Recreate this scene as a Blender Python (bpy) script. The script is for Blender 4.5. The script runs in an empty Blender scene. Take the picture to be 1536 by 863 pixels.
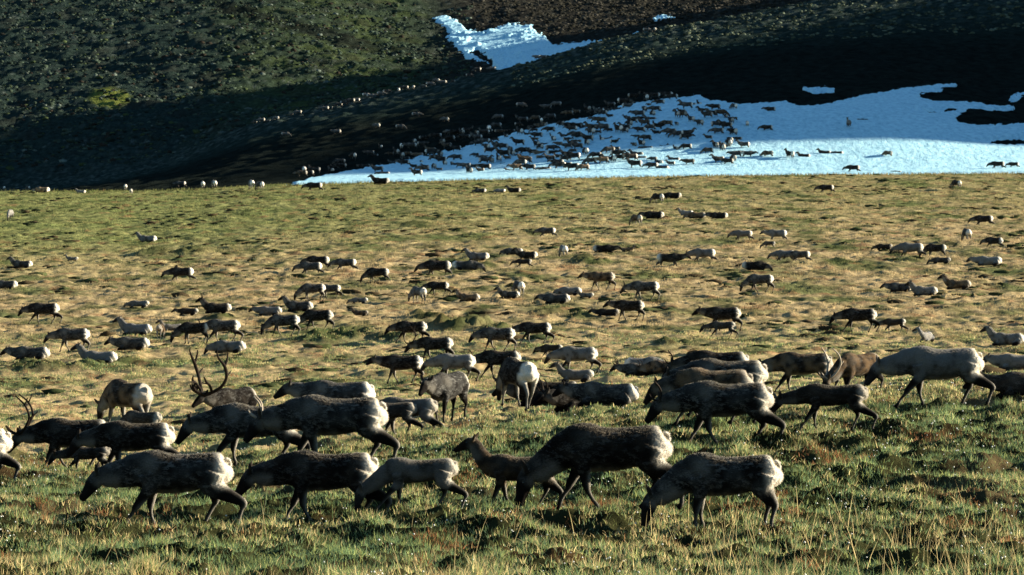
import bpy, math, random
import numpy as np
from mathutils import Matrix, Vector
random.seed(7); RNG = np.random.default_rng(11)
sc = bpy.context.scene; C = sc.collection
# ------------------------------------------------------------------ camera, sky, sun, exposure
F, CX, HY = 5000.0, 768.0, 130.0        # focal length, centre column and eye-level row, in photograph pixels
W, H = 1536.0, 863.0
cd = bpy.data.cameras.new('camera'); cam = bpy.data.objects.new('camera', cd); C.objects.link(cam)
cam.location = (0, 0, 0); cam.rotation_euler = (math.pi/2, 0, 0)
cd.sensor_width = 36.0; cd.lens = 36.0*F/W; cd.shift_y = -(H/2-HY)/W
cd.clip_start = 1.0; cd.clip_end = 12000
cd.dof.use_dof = True; cd.dof.focus_distance = 58.0; cd.dof.aperture_fstop = 7.0
sc.camera = cam
SUN_AZ, SUN_EL = math.radians(75), math.radians(14)      # azimuth measured from the view direction to the right
wd = bpy.data.worlds.new('World'); sc.world = wd; wd.use_nodes = True
nt = wd.node_tree; bg = nt.nodes['Background']
sky = nt.nodes.new('ShaderNodeTexSky'); sky.sky_type = 'NISHITA'; sky.sun_disc = False
sky.sun_elevation = SUN_EL; sky.sun_rotation = SUN_AZ; sky.ozone_density = 5.0; sky.dust_density = 0.0; sky.air_density = 1.5
nt.links.new(sky.outputs[0], bg.inputs[0]); bg.inputs[1].default_value = 0.05
sd = bpy.data.lights.new('sun', 'SUN'); sun = bpy.data.objects.new('sun', sd); C.objects.link(sun)
sd.energy = 5.0; sd.angle = math.radians(0.5); sd.color = (1.0, 0.89, 0.70)
to_sun = Vector((math.cos(SUN_EL)*math.sin(SUN_AZ), math.cos(SUN_EL)*math.cos(SUN_AZ), math.sin(SUN_EL)))
sun.rotation_euler = to_sun.to_track_quat('Z', 'Y').to_euler(); sun.location = (60, 60, 60)
sc.view_settings.view_transform = 'Standard'; sc.view_settings.look = 'None'
sc.view_settings.exposure = 1.85; sc.view_settings.gamma = 1.0; sc.view_settings.use_curve_mapping = False
sc.render.engine = 'CYCLES'
sc.cycles.max_bounces = 4; sc.cycles.diffuse_bounces = 2; sc.cycles.glossy_bounces = 1
sc.cycles.transmission_bounces = 2; sc.cycles.transparent_max_bounces = 4

# ------------------------------------------------------------------ helpers
def tag(o, label=None, cat=None, group=None, kind=None):
    if label: o['label'] = label
    if cat: o['category'] = cat
    if group: o['group'] = group
    if kind: o['kind'] = kind
    return o
def fast_mesh(name, V, Fq, smooth=True):
    """V (n,3); Fq (m,4) quads or (m,3) triangles"""
    me = bpy.data.meshes.new(name); V = np.asarray(V, np.float32); Fq = np.asarray(Fq, np.int32)
    n, k = Fq.shape
    me.vertices.add(len(V)); me.vertices.foreach_set('co', V.ravel())
    me.loops.add(n*k); me.loops.foreach_set('vertex_index', Fq.ravel())
    me.polygons.add(n); me.polygons.foreach_set('loop_start', np.arange(0, n*k, k, dtype=np.int32))
    try: me.polygons.foreach_set('loop_total', np.full(n, k, np.int32))
    except Exception: pass
    if smooth: me.polygons.foreach_set('use_smooth', np.ones(n, bool))
    me.update(calc_edges=True); return me
def vcol(me, name, rgb):
    a = me.color_attributes.new(name, 'FLOAT_COLOR', 'POINT')
    c = np.ones((len(me.vertices), 4), np.float32); c[:, :rgb.shape[1]] = rgb
    a.data.foreach_set('color', c.ravel())
def _hash(ix, iy, seed):
    h = (ix.astype(np.int64)*374761393 + iy.astype(np.int64)*668265263 + seed*982451653) & 0xffffffff
    h = ((h ^ (h >> 13))*1274126177) & 0xffffffff
    return (h ^ (h >> 16)) & 0xffff
def noise(x, y, seed=0):
    x = np.asarray(x, float); y = np.asarray(y, float)
    ix = np.floor(x); iy = np.floor(y); fx = x-ix; fy = y-iy
    def g(a, b):
        t = _hash(ix+a, iy+b, seed)/65536.0*2*np.pi
        return np.cos(t)*(fx-a)+np.sin(t)*(fy-b)
    u = fx*fx*fx*(fx*(fx*6-15)+10); v = fy*fy*fy*(fy*(fy*6-15)+10)
    return ((g(0,0)*(1-u)+g(1,0)*u)*(1-v)+(g(0,1)*(1-u)+g(1,1)*u)*v)*1.5
def fbm(x, y, seed=0, oct=4):
    s = 0; a = 1.0
    for k in range(oct): s = s+a*noise(x, y, seed+17*k); x = x*2.03+5.1; y = y*2.03+3.7; a *= .5
    return s
def sstep(a, b, x):
    t = np.clip((np.asarray(x, float)-a)/(b-a), 0, 1); return t*t*(3-2*t)
def pchip(xk, yk, x):
    """monotone cubic through knots; yk (..., n)"""
    xk = np.asarray(xk, float); yk = np.asarray(yk, float); h = np.diff(xk); dl = np.diff(yk, axis=-1)/h
    d = np.zeros_like(yk)
    w1 = 2*h[1:]+h[:-1]; w2 = h[1:]+2*h[:-1]
    a, b = dl[..., :-1], dl[..., 1:]
    with np.errstate(divide='ignore', invalid='ignore'):
        m = np.where(a*b > 0, (w1+w2)/(w1/a+w2/b), 0)
    d[..., 1:-1] = m; d[..., 0] = dl[..., 0]; d[..., -1] = dl[..., -1]
    i = np.clip(np.searchsorted(xk, x)-1, 0, len(xk)-2); t = (x-xk[i])/h[i]
    return ((1+2*t)*(1-t)**2)*yk[..., i]+t*(1-t)**2*h[i]*d[..., i]+t*t*(3-2*t)*yk[..., i+1]+t*t*(t-1)*h[i]*d[..., i+1]

# ------------------------------------------------------------------ the lie of the land
NEAR_D = [-500, -60, 0, 20, 41, 50, 60, 70, 85, 100, 115, 139, 160, 200, 260, 350, 415]
NEAR_Z = {200: [-1.5,-1.6,-1.7,-3.9,-6.0,-6.5,-7.3,-8.2,-9.3,-10.3,-11.3,-12.3,-12.6,-12.9,-12.9,-12.8,-13.1],
          600: [-1.5,-1.6,-1.7,-3.9,-6.0,-6.4,-6.9,-7.5,-8.6,-9.7,-10.8,-12.2,-12.5,-12.7,-12.3,-12.0,-12.0],
          1150:[-1.5,-1.6,-1.7,-3.9,-6.1,-6.5,-6.6,-6.8,-7.8,-9.1,-10.3,-11.9,-12.3,-12.5,-12.1,-11.6,-11.1],
          1536:[-1.5,-1.6,-1.7,-3.9,-6.2,-6.6,-6.6,-6.7,-7.4,-8.8,-10.1,-11.8,-12.3,-12.4,-12.0,-11.4,-10.95]}
FAR_D = [430, 480, 550, 650, 750, 850, 1000, 1200, 1350, 1600, 2000, 3000]
FAR_Y = {0:   [291,296,300,297,293,285,192,110,50,-40,-130,-200],
         200: [289,290,280,268,260,256,172,95,40,-45,-130,-200],
         400: [279,268,240,207,181,190,165,75,30,-50,-130,-200],
         650: [272,250,200,155,127,138,130,90,52,-22,-110,-180],
         800: [269,215,165,125,95,107,106,72,36,-3,-60,-150],
         900: [267,190,140,100,64,80,82,58,36,-3,-60,-140],
         1100:[265,172,120,70,27,45,45,30,14,-12,-60,-140],
         1300:[263,170,110,50,-8,5,5,0,-15,-40,-80,-150],
         1536:[261,190,120,40,-45,-30,-30,-35,-50,-70,-100,-160],
         2100:[261,200,110,0,-110,-100,-90,-90,-90,-100,-120,-170]}
KD = np.array(NEAR_D+FAR_D, float)
_cols = sorted(FAR_Y); _nc = sorted(NEAR_Z)
_zn = np.array([NEAR_Z[c] for c in _nc])
_tab = []
for c in _cols:
    near = [np.interp(c, _nc, _zn[:, k]) for k in range(len(NEAR_D))]
    far = [(HY-y)/F*d for y, d in zip(FAR_Y[c], FAR_D)]
    _tab.append(near+far)
_tab = np.array(_tab)
PXG = np.arange(-100, 2201, 10.0)
_t2 = pchip(np.array(_cols, float), _tab.T, np.clip(PXG, _cols[0], _cols[-1])).T          # (px, KD)
_t2 = np.array([np.convolve(np.pad(_t2[:, k], 6, mode='edge'), np.hanning(13)/np.hanning(13).sum(), 'valid') for k in range(_t2.shape[1])]).T
DG = np.concatenate([np.arange(-500, 0, 10.), np.arange(0, 500, 1.), np.arange(500, 3001, 4.)])
ZT = pchip(KD, _t2, DG)                                                                    # (px, DG)
MT_D = [0, 455, 480, 500, 520, 533, 550, 600, 656, 712, 752, 786, 850, 950, 1050, 1110, 1130, 1180, 1206, 1286, 1324, 1500, 2000, 3000]
MT_H = [0, 0, 3, 18, 49, 67, 71.5, 73.5, 74, 74.5, 71.5, 76, 82.5, 90, 98, 104, 102, 96, 92, 92, 90, 80, 60, 40]  # unseen ridge off to the right, shaped to throw shade on hills and snow
def zbase(x, d):
    x = np.asarray(x, float); d = np.asarray(d, float)
    px = np.clip(CX+F*x/np.maximum(d, 30.), PXG[0], PXG[-1]-.01)
    i = (px-PXG[0])/10; i0 = i.astype(int); fi = i-i0
    j = np.interp(d, DG, np.arange(len(DG))); j0 = np.minimum(j.astype(int), len(DG)-2); fj = j-j0
    z = (ZT[i0, j0]*(1-fj)+ZT[i0, j0+1]*fj)*(1-fi)+(ZT[i0+1, j0]*(1-fj)+ZT[i0+1, j0+1]*fj)*fi
    w = np.where(x < 300, np.exp(-((x-300)/62.)**2), np.exp(-((x-300)/110.)**2))*sstep(440, 490, d)
    return z+(np.interp(d, MT_D, MT_H)-z)*w
MOUNDS = []      # x, d, radius across, radius in depth, height
def pix(px, py, extra=0.0):
    """the ground point seen at a photograph pixel"""
    ds = np.concatenate([np.arange(36, 430, .25), np.arange(430, 1700, 1.)])
    xs = (px-CX)/F*ds; g = zbase(xs, ds); ray = (HY-py)/F*ds
    k = np.argmax(ray <= g+extra)
    if k == 0: k = len(ds)-1
    return xs[k], ds[k]
def relief(x, d):
    """tussocks, hummocks and soil ripples"""
    near = 1-sstep(62, 120, d); mid = sstep(50, 110, d)*(1-sstep(405, 425, d)); far = sstep(700, 950, d)
    rh = sstep(432, 520, d)*(1-sstep(780, 900, d))
    msk = sstep(-.25, .5, fbm(x/9, d/9, 3, 2))
    h1 = np.maximum(noise(x/1.1, d/1.5, 5), -.15); h2 = np.maximum(noise(x/.45, d/.6, 9), -.2)
    z = near*(.30*h1*(.3+.7*msk)-.16*sstep(.2,.6,noise(x/1.6,d/2.0,14))+.12*h2+.06*noise(x/.22, d/.3, 12)+.03*noise(x/.11, d/.15, 13))
    z = z+mid*(.20*(1-.55*sstep(120, 200, d))*msk*np.maximum(noise(x/3.2, d/4.5, 21), -.15)+.17*np.maximum(noise(x/1.2, d/1.7, 22), -.15)+.08*noise(x/.5, d/.8, 23))
    z = z+far*(1.3*noise(x/14, d/16, 31)+.8*noise(x/5.5, d/8, 32)+.7*np.maximum(noise(x/2.0, d/3.2, 33), -.1)+.3*noise(x/1.0, d/3, 34))
    z = z+rh*(.5*noise(x/9, d/10, 41)+.25*noise(x/3, d/4, 42)+sstep(640, 700, d)*.6*np.maximum(noise(x/2.2, d/4, 43), 0))
    for mx, md, ra, rd, hh in MOUNDS:
        q = ((x-mx)/ra)**2+((d-md)/rd)**2
        z = z+.8*hh*np.exp(-q**1.5)*(1+.9*noise(x/.8, d/.9, 44)+.5*noise(x/.35, d/.4, 45))
    return z
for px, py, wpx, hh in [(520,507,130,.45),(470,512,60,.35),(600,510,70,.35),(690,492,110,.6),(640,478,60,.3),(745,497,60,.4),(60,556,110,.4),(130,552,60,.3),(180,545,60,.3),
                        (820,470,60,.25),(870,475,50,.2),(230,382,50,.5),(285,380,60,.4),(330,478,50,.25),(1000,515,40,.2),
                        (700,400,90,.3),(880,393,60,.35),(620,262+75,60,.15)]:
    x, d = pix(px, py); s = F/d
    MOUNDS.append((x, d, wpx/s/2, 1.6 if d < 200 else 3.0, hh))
def zfull(x, d): return zbase(x, d)+relief(x, d)

# ------------------------------------------------------------------ node helpers
def mat(name):
    m = bpy.data.materials.new(name); m.use_nodes = True
    return m, m.node_tree, m.node_tree.nodes['Principled BSDF']
def N(nt, t, **k):
    n = nt.nodes.new(t)
    for a, b in k.items(): setattr(n, a, b)
    return n
def L(nt, a, b): nt.links.new(a, b)
def noise_node(nt, scale, detail=4, rough=.6, vec=None):
    n = N(nt, 'ShaderNodeTexNoise'); n.inputs['Scale'].default_value = scale; n.inputs['Detail'].default_value = detail
    n.inputs['Roughness'].default_value = rough
    if vec: L(nt, vec, n.inputs['Vector'])
    return n
def ramp(nt, fac, stops):
    r = N(nt, 'ShaderNodeValToRGB'); e = r.color_ramp.elements
    while len(e) < len(stops): e.new(.5)
    for k, (p, c) in zip(e, stops): k.position = p; k.color = (*c, 1) if len(c) == 3 else c
    L(nt, fac, r.inputs[0]); return r
def mapping(nt, sx, sy, sz):
    g = N(nt, 'ShaderNodeNewGeometry'); m = N(nt, 'ShaderNodeMapping'); m.inputs['Scale'].default_value = (sx, sy, sz)
    L(nt, g.outputs['Position'], m.inputs['Vector']); return m.outputs[0]

# land material: colour from the 'land' vertex colour (what grows there) broken up by fine noise
def land_material(name, rough_scale, bump_d, contrast=(.55, 1.45)):
    m, nt, b = mat(name)
    a = N(nt, 'ShaderNodeVertexColor', layer_name='land')
    v = mapping(nt, 1, .6, 1)
    n1 = noise_node(nt, rough_scale, 6, .7, v)
    r = ramp(nt, n1.outputs[0], [(.3, (contrast[0],)*3), (.7, (contrast[1],)*3)])
    mx = N(nt, 'ShaderNodeMix', data_type='RGBA', blend_type='MULTIPLY'); mx.inputs[0].default_value = 1
    L(nt, a.outputs[0], mx.inputs[6]); L(nt, r.outputs[0], mx.inputs[7]); L(nt, mx.outputs[2], b.inputs['Base Color'])
    bp = N(nt, 'ShaderNodeBump'); bp.inputs['Strength'].default_value = 1; bp.inputs['Distance'].default_value = bump_d
    n2 = noise_node(nt, rough_scale*1.3, 8, .75, v); L(nt, n2.outputs[0], bp.inputs['Height']); L(nt, bp.outputs[0], b.inputs['Normal'])
    b.inputs['Roughness'].default_value = 1; b.inputs['Specular IOR Level'].default_value = 0.0
    return m
def plain_color(x, d):
    """what grows on the plateau: straw, moss green, russet"""
    px = CX+F*x/np.maximum(d, 30)
    straw = np.array([.325, .243, .125]); green = np.array([.12, .125, .052]); moss = np.array([.155, .175, .06]); rust = np.array([.20, .10, .05]); dark = np.array([.04, .055, .02])
    g = sstep(-.2, .55, fbm(x/7, d/12, 51, 3)+.9*(1-sstep(60, 110, d))-.22)
    c = straw*(1-g[..., None])+green*g[..., None]
    fg = sstep(235, 330, d+.045*(900-px)*.9+8*fbm(x/20, d/20, 52, 2))*(.35+.5*sstep(1100, 200, px))
    c = c*(1-fg[..., None])+moss*fg[..., None]
    r = sstep(.35, .7, fbm(x/2.5, d/3.5, 53, 3))*.6
    c = c*(1-r[..., None])+rust*r[..., None]
    k = sstep(.25, .75, fbm(x/3.2, d/7, 54, 3))*.75
    c = c*(1-k[..., None])+dark*k[..., None]
    for mx, md_, ra, rd, hh in MOUNDS:      # banks darkened in the colour for the shade they hold
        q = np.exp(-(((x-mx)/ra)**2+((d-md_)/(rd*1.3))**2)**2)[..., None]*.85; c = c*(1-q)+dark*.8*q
    st = sstep(.1, .55, fbm(x/2.4, d/5.5, 56, 3))*.52*sstep(90, 130, d)      # dark streaks painted in for hummock shadows
    c = c*(1-st[..., None])+dark*1.3*st[..., None]
    s2 = sstep(.25, .6, noise(x/1.6, d/2.6, 58)+.4*noise(x/.6, d/1.2, 59))*.42*sstep(110, 160, d); c = c*(1-s2[..., None])+dark*1.1*s2[..., None]
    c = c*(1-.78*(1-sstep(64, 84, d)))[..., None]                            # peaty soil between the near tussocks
    return c*(1+.35*noise(x/1.3, d/2, 55)+.25*noise(x/.5, d/.9, 57))[..., None]
def hill_color(x, d):
    px = CX+F*x/np.maximum(d, 30); y = HY-F*zbase(x, d)/np.maximum(d, 30)
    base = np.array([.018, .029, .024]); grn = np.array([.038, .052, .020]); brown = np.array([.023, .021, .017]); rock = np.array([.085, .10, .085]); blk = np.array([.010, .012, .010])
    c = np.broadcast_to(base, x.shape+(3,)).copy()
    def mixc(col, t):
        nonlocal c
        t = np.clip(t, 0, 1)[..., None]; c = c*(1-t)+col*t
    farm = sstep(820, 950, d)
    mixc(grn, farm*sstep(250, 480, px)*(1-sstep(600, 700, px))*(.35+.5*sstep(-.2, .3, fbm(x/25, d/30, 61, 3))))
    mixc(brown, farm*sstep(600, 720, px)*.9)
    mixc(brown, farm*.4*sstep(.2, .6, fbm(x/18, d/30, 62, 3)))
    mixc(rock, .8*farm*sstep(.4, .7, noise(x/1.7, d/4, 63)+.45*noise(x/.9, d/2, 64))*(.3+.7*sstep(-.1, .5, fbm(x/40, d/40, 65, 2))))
    mixc(blk, (1-sstep(600, 690, d))*.85)  # nearer hill slope blackened; its shade is put into the colour
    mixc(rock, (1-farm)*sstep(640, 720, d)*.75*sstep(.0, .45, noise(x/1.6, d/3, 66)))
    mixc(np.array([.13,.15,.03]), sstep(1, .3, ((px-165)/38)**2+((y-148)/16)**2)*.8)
    mixc(blk, .8*farm*sstep(1, .2, ((y-(px-330)*.28-8)/11)**2)*sstep(300, 340, px)*sstep(640, 520, px))   # dark band along the gully
    t = (1-sstep(436, 445, d))[..., None]*sstep(300, 330, px)[..., None]
    return c*(1-t)+plain_color(x, d)*t

# ------------------------------------------------------------------ the ground and hills as one sheet cut in two at the plateau's brow
def fan(us, ds, kfun, name, material, zoff=None):
    U, D = np.meshgrid(us, ds); X = U*np.sqrt(D*D+900.0)
    Z = zfull(X, D)
    V = np.stack([X, D, Z], -1).reshape(-1, 3); n, m = len(ds), len(us)
    i = np.arange(n-1)[:, None]*m+np.arange(m-1)[None, :]
    Q = np.stack([i, i+1, i+m+1, i+m], -1).reshape(-1, 4)
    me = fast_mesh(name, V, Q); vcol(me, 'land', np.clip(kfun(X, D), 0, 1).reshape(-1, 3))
    o = bpy.data.objects.new(name, me); C.objects.link(o); me.materials.append(material); return o
core = np.arange(-.19, .1901, .0008)
us = np.concatenate([-np.array([3.5, 2, 1.2, .8, .6, .5, .42, .36, .32, .28, .25, .22, .205]), core, np.arange(.2, .7, .015), [.8, 1, 1.5, 2.2, 3.5]])
r1 = [-500, -200, -80, -30, 0, 10, 20, 28, 33]; d = 35.0
while d < 432: r1.append(d); d += max(.09, min(.0019*d, .7))
dB = r1[-1]; r2 = [dB]; d = dB
while d < 1750: d += .0026*d; r2.append(d)
r2 += [1800, 1900, 2050, 2300, 2600, 3000]
M_land = land_material('tundra_turf', 2.2, .12); M_hill = land_material('hill_heath', .55, .6, (.45, 1.6))
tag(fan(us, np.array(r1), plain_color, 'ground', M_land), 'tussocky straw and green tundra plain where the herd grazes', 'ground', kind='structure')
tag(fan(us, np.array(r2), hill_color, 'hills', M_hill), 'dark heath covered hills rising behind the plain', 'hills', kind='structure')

# ------------------------------------------------------------------ lying snow
def poly_sd(P, x, y):
    P = np.asarray(P, float); x = np.asarray(x, float); y = np.asarray(y, float)
    dmin = np.full(x.shape, 1e9); inside = np.zeros(x.shape, bool); n = len(P)
    for k in range(n):
        a = P[k]; b = P[(k+1) % n]; ex, ey = b-a; wx = x-a[0]; wy = y-a[1]
        t = np.clip((wx*ex+wy*ey)/(ex*ex+ey*ey+1e-9), 0, 1)
        dmin = np.minimum(dmin, (wx-t*ex)**2+(wy-t*ey)**2)
        c = ((a[1] > y) != (b[1] > y)) & (x < (b[0]-a[0])*(y-a[1])/(b[1]-a[1]+1e-12)+a[0]); inside ^= c
    return np.where(inside, 1, -1)*np.sqrt(dmin)
SNOW_MAIN = [(395,300),(400,285),(432,277),(470,267),(520,258),(580,246),(640,232),(700,219),(760,203),(800,192),(850,182),(905,172),(930,160),(985,150),(1050,143),(1062,150),(1110,157),(1180,152),(1200,160),(1240,157),(1290,144),(1370,131),(1436,125),(1428,134),(1390,139),(1378,146),(1405,152),(1460,153),(1485,158),(1522,159),(1520,164),(1455,168),(1433,176),(1440,184),(1470,189),(1536,186),(1750,180),(1750,320),(395,320)]
SNOW_HI = [(648,27),(668,24),(684,30),(700,45),(725,52),(758,38),(797,38),(800,46),(818,58),(830,70),(870,66),(925,60),(960,52),(960,110),(745,112),(738,92),(716,76),(706,82),(736,96),(700,90),(692,80),(668,58),(676,50)]
def snow_sheet(name, polys, px0, px1, d0, d1, dstep, ustep, hole=None, thick=.35, label=''):
    us = np.arange((px0-CX)/F, (px1-CX)/F, ustep); ds = np.arange(d0, d1, dstep)
    U, D = np.meshgrid(us, ds); X = U*D; zb = zbase(X, D)
    PX = CX+F*U; PY = HY-F*zb/D
    sd = np.max([poly_sd(p, PX, PY) for p in polys], axis=0)
    sd = sd+2.0*noise(PX/9, PY/4, 71)+1.2*noise(PX/3.5, PY/2, 72)-(3.0+6*noise(PX/12, PY/3.5, 76))*sstep(900, 560, PX)*(d0 < 430)*sstep(262, 235, PY+(PX-560)*.02)
    if hole:
        for hx, hy, hw, hh in hole: sd = np.minimum(sd, (np.sqrt(((PX-hx)/hw)**2+((PY-hy)/hh)**2)-1)*min(hw, hh)+1.5*noise(PX/6, PY/3, 75))
    rel = relief(X, D)
    t = thick*np.clip(sd/3.0, -1, 1)
    Z = zb+np.where(t > 0, np.maximum(rel*.15, rel-.25), rel)+t+.05*noise(X/2.2, D/3, 73)+.035*noise(X/.8, D/1.1, 74)
    Z = Z-1.2*sstep(431.5, 427.5, D)*(d0 < 430)
    keep = (sd > -2.5) & ((D > 427.4) | (d0 > 430))
    n, m = U.shape; V = np.stack([X, D, Z], -1).reshape(-1, 3)
    i = (np.arange(n-1)[:, None]*m+np.arange(m-1)[None, :])
    kq = (keep[:-1, :-1] & keep[1:, :-1] & keep[:-1, 1:] & keep[1:, 1:])
    Q = np.stack([i, i+1, i+m+1, i+m], -1)[kq]
    used = np.unique(Q); rm = np.zeros(n*m, int); rm[used] = np.arange(len(used))
    me = fast_mesh(name, V[used], rm[Q]); me.materials.append(M_snow)
    o = bpy.data.objects.new(name, me); C.objects.link(o); return tag(o, label, 'snow', kind='structure')
M_snow, nt, b = mat('old_snow')
v = mapping(nt, 1, .5, 1); n1 = noise_node(nt, 1.4, 6, .7, v)
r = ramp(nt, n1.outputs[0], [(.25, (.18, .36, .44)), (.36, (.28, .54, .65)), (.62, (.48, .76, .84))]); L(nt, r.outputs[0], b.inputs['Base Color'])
bp = N(nt, 'ShaderNodeBump'); bp.inputs['Distance'].default_value = .22; n2 = noise_node(nt, 1.8, 6, .7, v); L(nt, n2.outputs[0], bp.inputs['Height']); L(nt, bp.outputs[0], b.inputs['Normal'])
b.inputs['Roughness'].default_value = .7; b.inputs['Specular IOR Level'].default_value = .2
snow_sheet('snow', [SNOW_MAIN, [(1205,133),(1225,131),(1254,133),(1250,137),(1210,138)], [(1512,148),(1522,141),(1540,138),(1538,144),(1520,150)]], 380, 1760, 424, 560, .55, .0005,
           hole=[(1515,213,32,4.5),(1400,168,14,1.4)], label='broad old snow patch at the foot of the dark hill, blue in shade and white at its lower edge')
snow_sheet('snow', [SNOW_HI, [(978,30),(990,26),(1008,27),(1018,31),(998,33),(980,33)]], 640, 1030, 800, 1440, 1.6, .0003, thick=.8,
           label='small bright snow patch lying in the gully between the far hills')

# ------------------------------------------------------------------ caribou
def V3(*a): return np.array(a, float)
def tube_bm(bm, P, R, side=None, nseg=14, cap=True):
    """loft through points P with radii R=(lateral, vertical); ends closed"""
    P = [np.array(p, float) for p in P]; rings = []
    for i, p in enumerate(P):
        t = P[min(i+1, len(P)-1)]-P[max(i-1, 0)]; t = t/np.linalg.norm(t)
        s = np.array(side if side is not None else (0, 1, 0), float); s = s-t*np.dot(s, t); s /= np.linalg.norm(s); u = np.cross(t, s)
        a, b = (R[i] if isinstance(R[i], (tuple, list)) else (R[i], R[i]))
        rings.append([bm.verts.new(p+s*a*math.cos(k*2*math.pi/nseg)+u*b*math.sin(k*2*math.pi/nseg)) for k in range(nseg)])
    for r0, r1 in zip(rings, rings[1:]):
        for k in range(nseg): bm.faces.new((r0[k], r0[(k+1) % nseg], r1[(k+1) % nseg], r1[k]))
    for r, e in ((rings[0], P[0]), (rings[-1], P[-1])):
        c = bm.verts.new(e+(e-(P[1] if r is rings[0] else P[-2]))*.0)
        for k in range(nseg): bm.faces.new((r[k], r[(k+1) % nseg], c) if r is rings[-1] else (r[(k+1) % nseg], r[k], c))
import bmesh
def smooth_path(P, R, n=4):
    """Catmull-Rom through the stations"""
    P = [np.array(p, float) for p in P]; R = [np.array(r if isinstance(r, (tuple, list)) else (r, r), float) for r in R]
    A = [np.concatenate([p, r]) for p, r in zip(P, R)]; A = [2*A[0]-A[1]]+A+[2*A[-1]-A[-2]]; out = []
    for i in range(1, len(A)-2):
        for k in range(n):
            t = k/n; a, b, c, d = A[i-1:i+3]
            out.append(.5*((2*b)+(-a+c)*t+(2*a-5*b+4*c-d)*t*t+(-a+3*b-3*c+d)*t**3))
    out.append(A[-2]); return [o[:3] for o in out], [(max(o[3], .004), max(o[4], .004)) for o in out]
NECKS = {   # neck and head stations: (x, z), last five are poll, brow, cheek, muzzle, nose
 'low':   [(-.60,.87),(-.76,.825),(-.92,.80),(-1.05,.785),(-1.15,.775),(-1.225,.69),(-1.30,.585),(-1.375,.475),(-1.41,.43)],
 'graze': [(-.60,.81),(-.74,.72),(-.88,.62),(-1.00,.54),(-1.08,.50),(-1.14,.40),(-1.175,.27),(-1.205,.14),(-1.215,.085)],
 'mid':   [(-.60,.87),(-.75,.88),(-.90,.91),(-1.02,.95),(-1.11,.985),(-1.215,.925),(-1.32,.85),(-1.42,.775),(-1.46,.745)],
 'up':    [(-.58,.90),(-.70,1.00),(-.80,1.12),(-.87,1.25),(-.93,1.34),(-1.03,1.33),(-1.15,1.27),(-1.27,1.20),(-1.31,1.165)],
}
NR = [(.155,.25),(.135,.215),(.118,.19),(.105,.165),(.088,.118),(.088,.115),(.070,.088),(.050,.060),(.042,.050)]
def leg_front(sx, fx, fz=0.0, kx=None):
    """shoulder x, foot x: elbow, wrist, fetlock"""
    kx = (sx*.45+fx*.55) if kx is None else kx
    return [(sx, .82, .095, .15), (sx+.03, .64, .082, .12), ((sx+kx)/2+.02, .49, .058, .076), (kx, .335, .047, .054), (kx*.8+fx*.2, .27, .030, .034), ((kx*.35+fx*.65), .17, .025, .029), (fx+.02, .08+fz, .030, .033), (fx-.03, .02+fz, .036, .045)]
def leg_hind(sx, fx, fz=0.0, hx=None):
    hx = fx+.08 if hx is None else hx
    return [(sx, .87, .125, .21), (sx-.04, .70, .115, .185), ((sx-.02)*.62+hx*.38, .55, .078, .12), (hx-.008, .41, .045, .066), (hx*.8+fx*.2, .33, .031, .038), ((hx*.45+fx*.55), .21, .027, .032), (fx+.02, .08+fz, .031, .034), (fx-.03, .02+fz, .036, .046)]
STANCES = {
 'stride': dict(f=[(-.43,-.82,0,-.64), (-.42,-.36,0,-.40)], h=[(.50,.80,.04,.92), (.52,.36,0,.54)]),
 'push':   dict(f=[(-.43,-.25,0,-.36), (-.43,-.70,0,-.55)], h=[(.50,.90,.03,.95), (.52,.46,0,.64)]),
 'stand':  dict(f=[(-.44,-.47,0,None), (-.42,-.36,0,None)], h=[(.52,.60,0,.68), (.52,.46,0,.58)]),
 'step':   dict(f=[(-.43,-.62,0,-.52), (-.42,-.22,.02,-.34)], h=[(.52,.72,0,.80), (.52,.28,0,.48)]),
}
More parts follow.
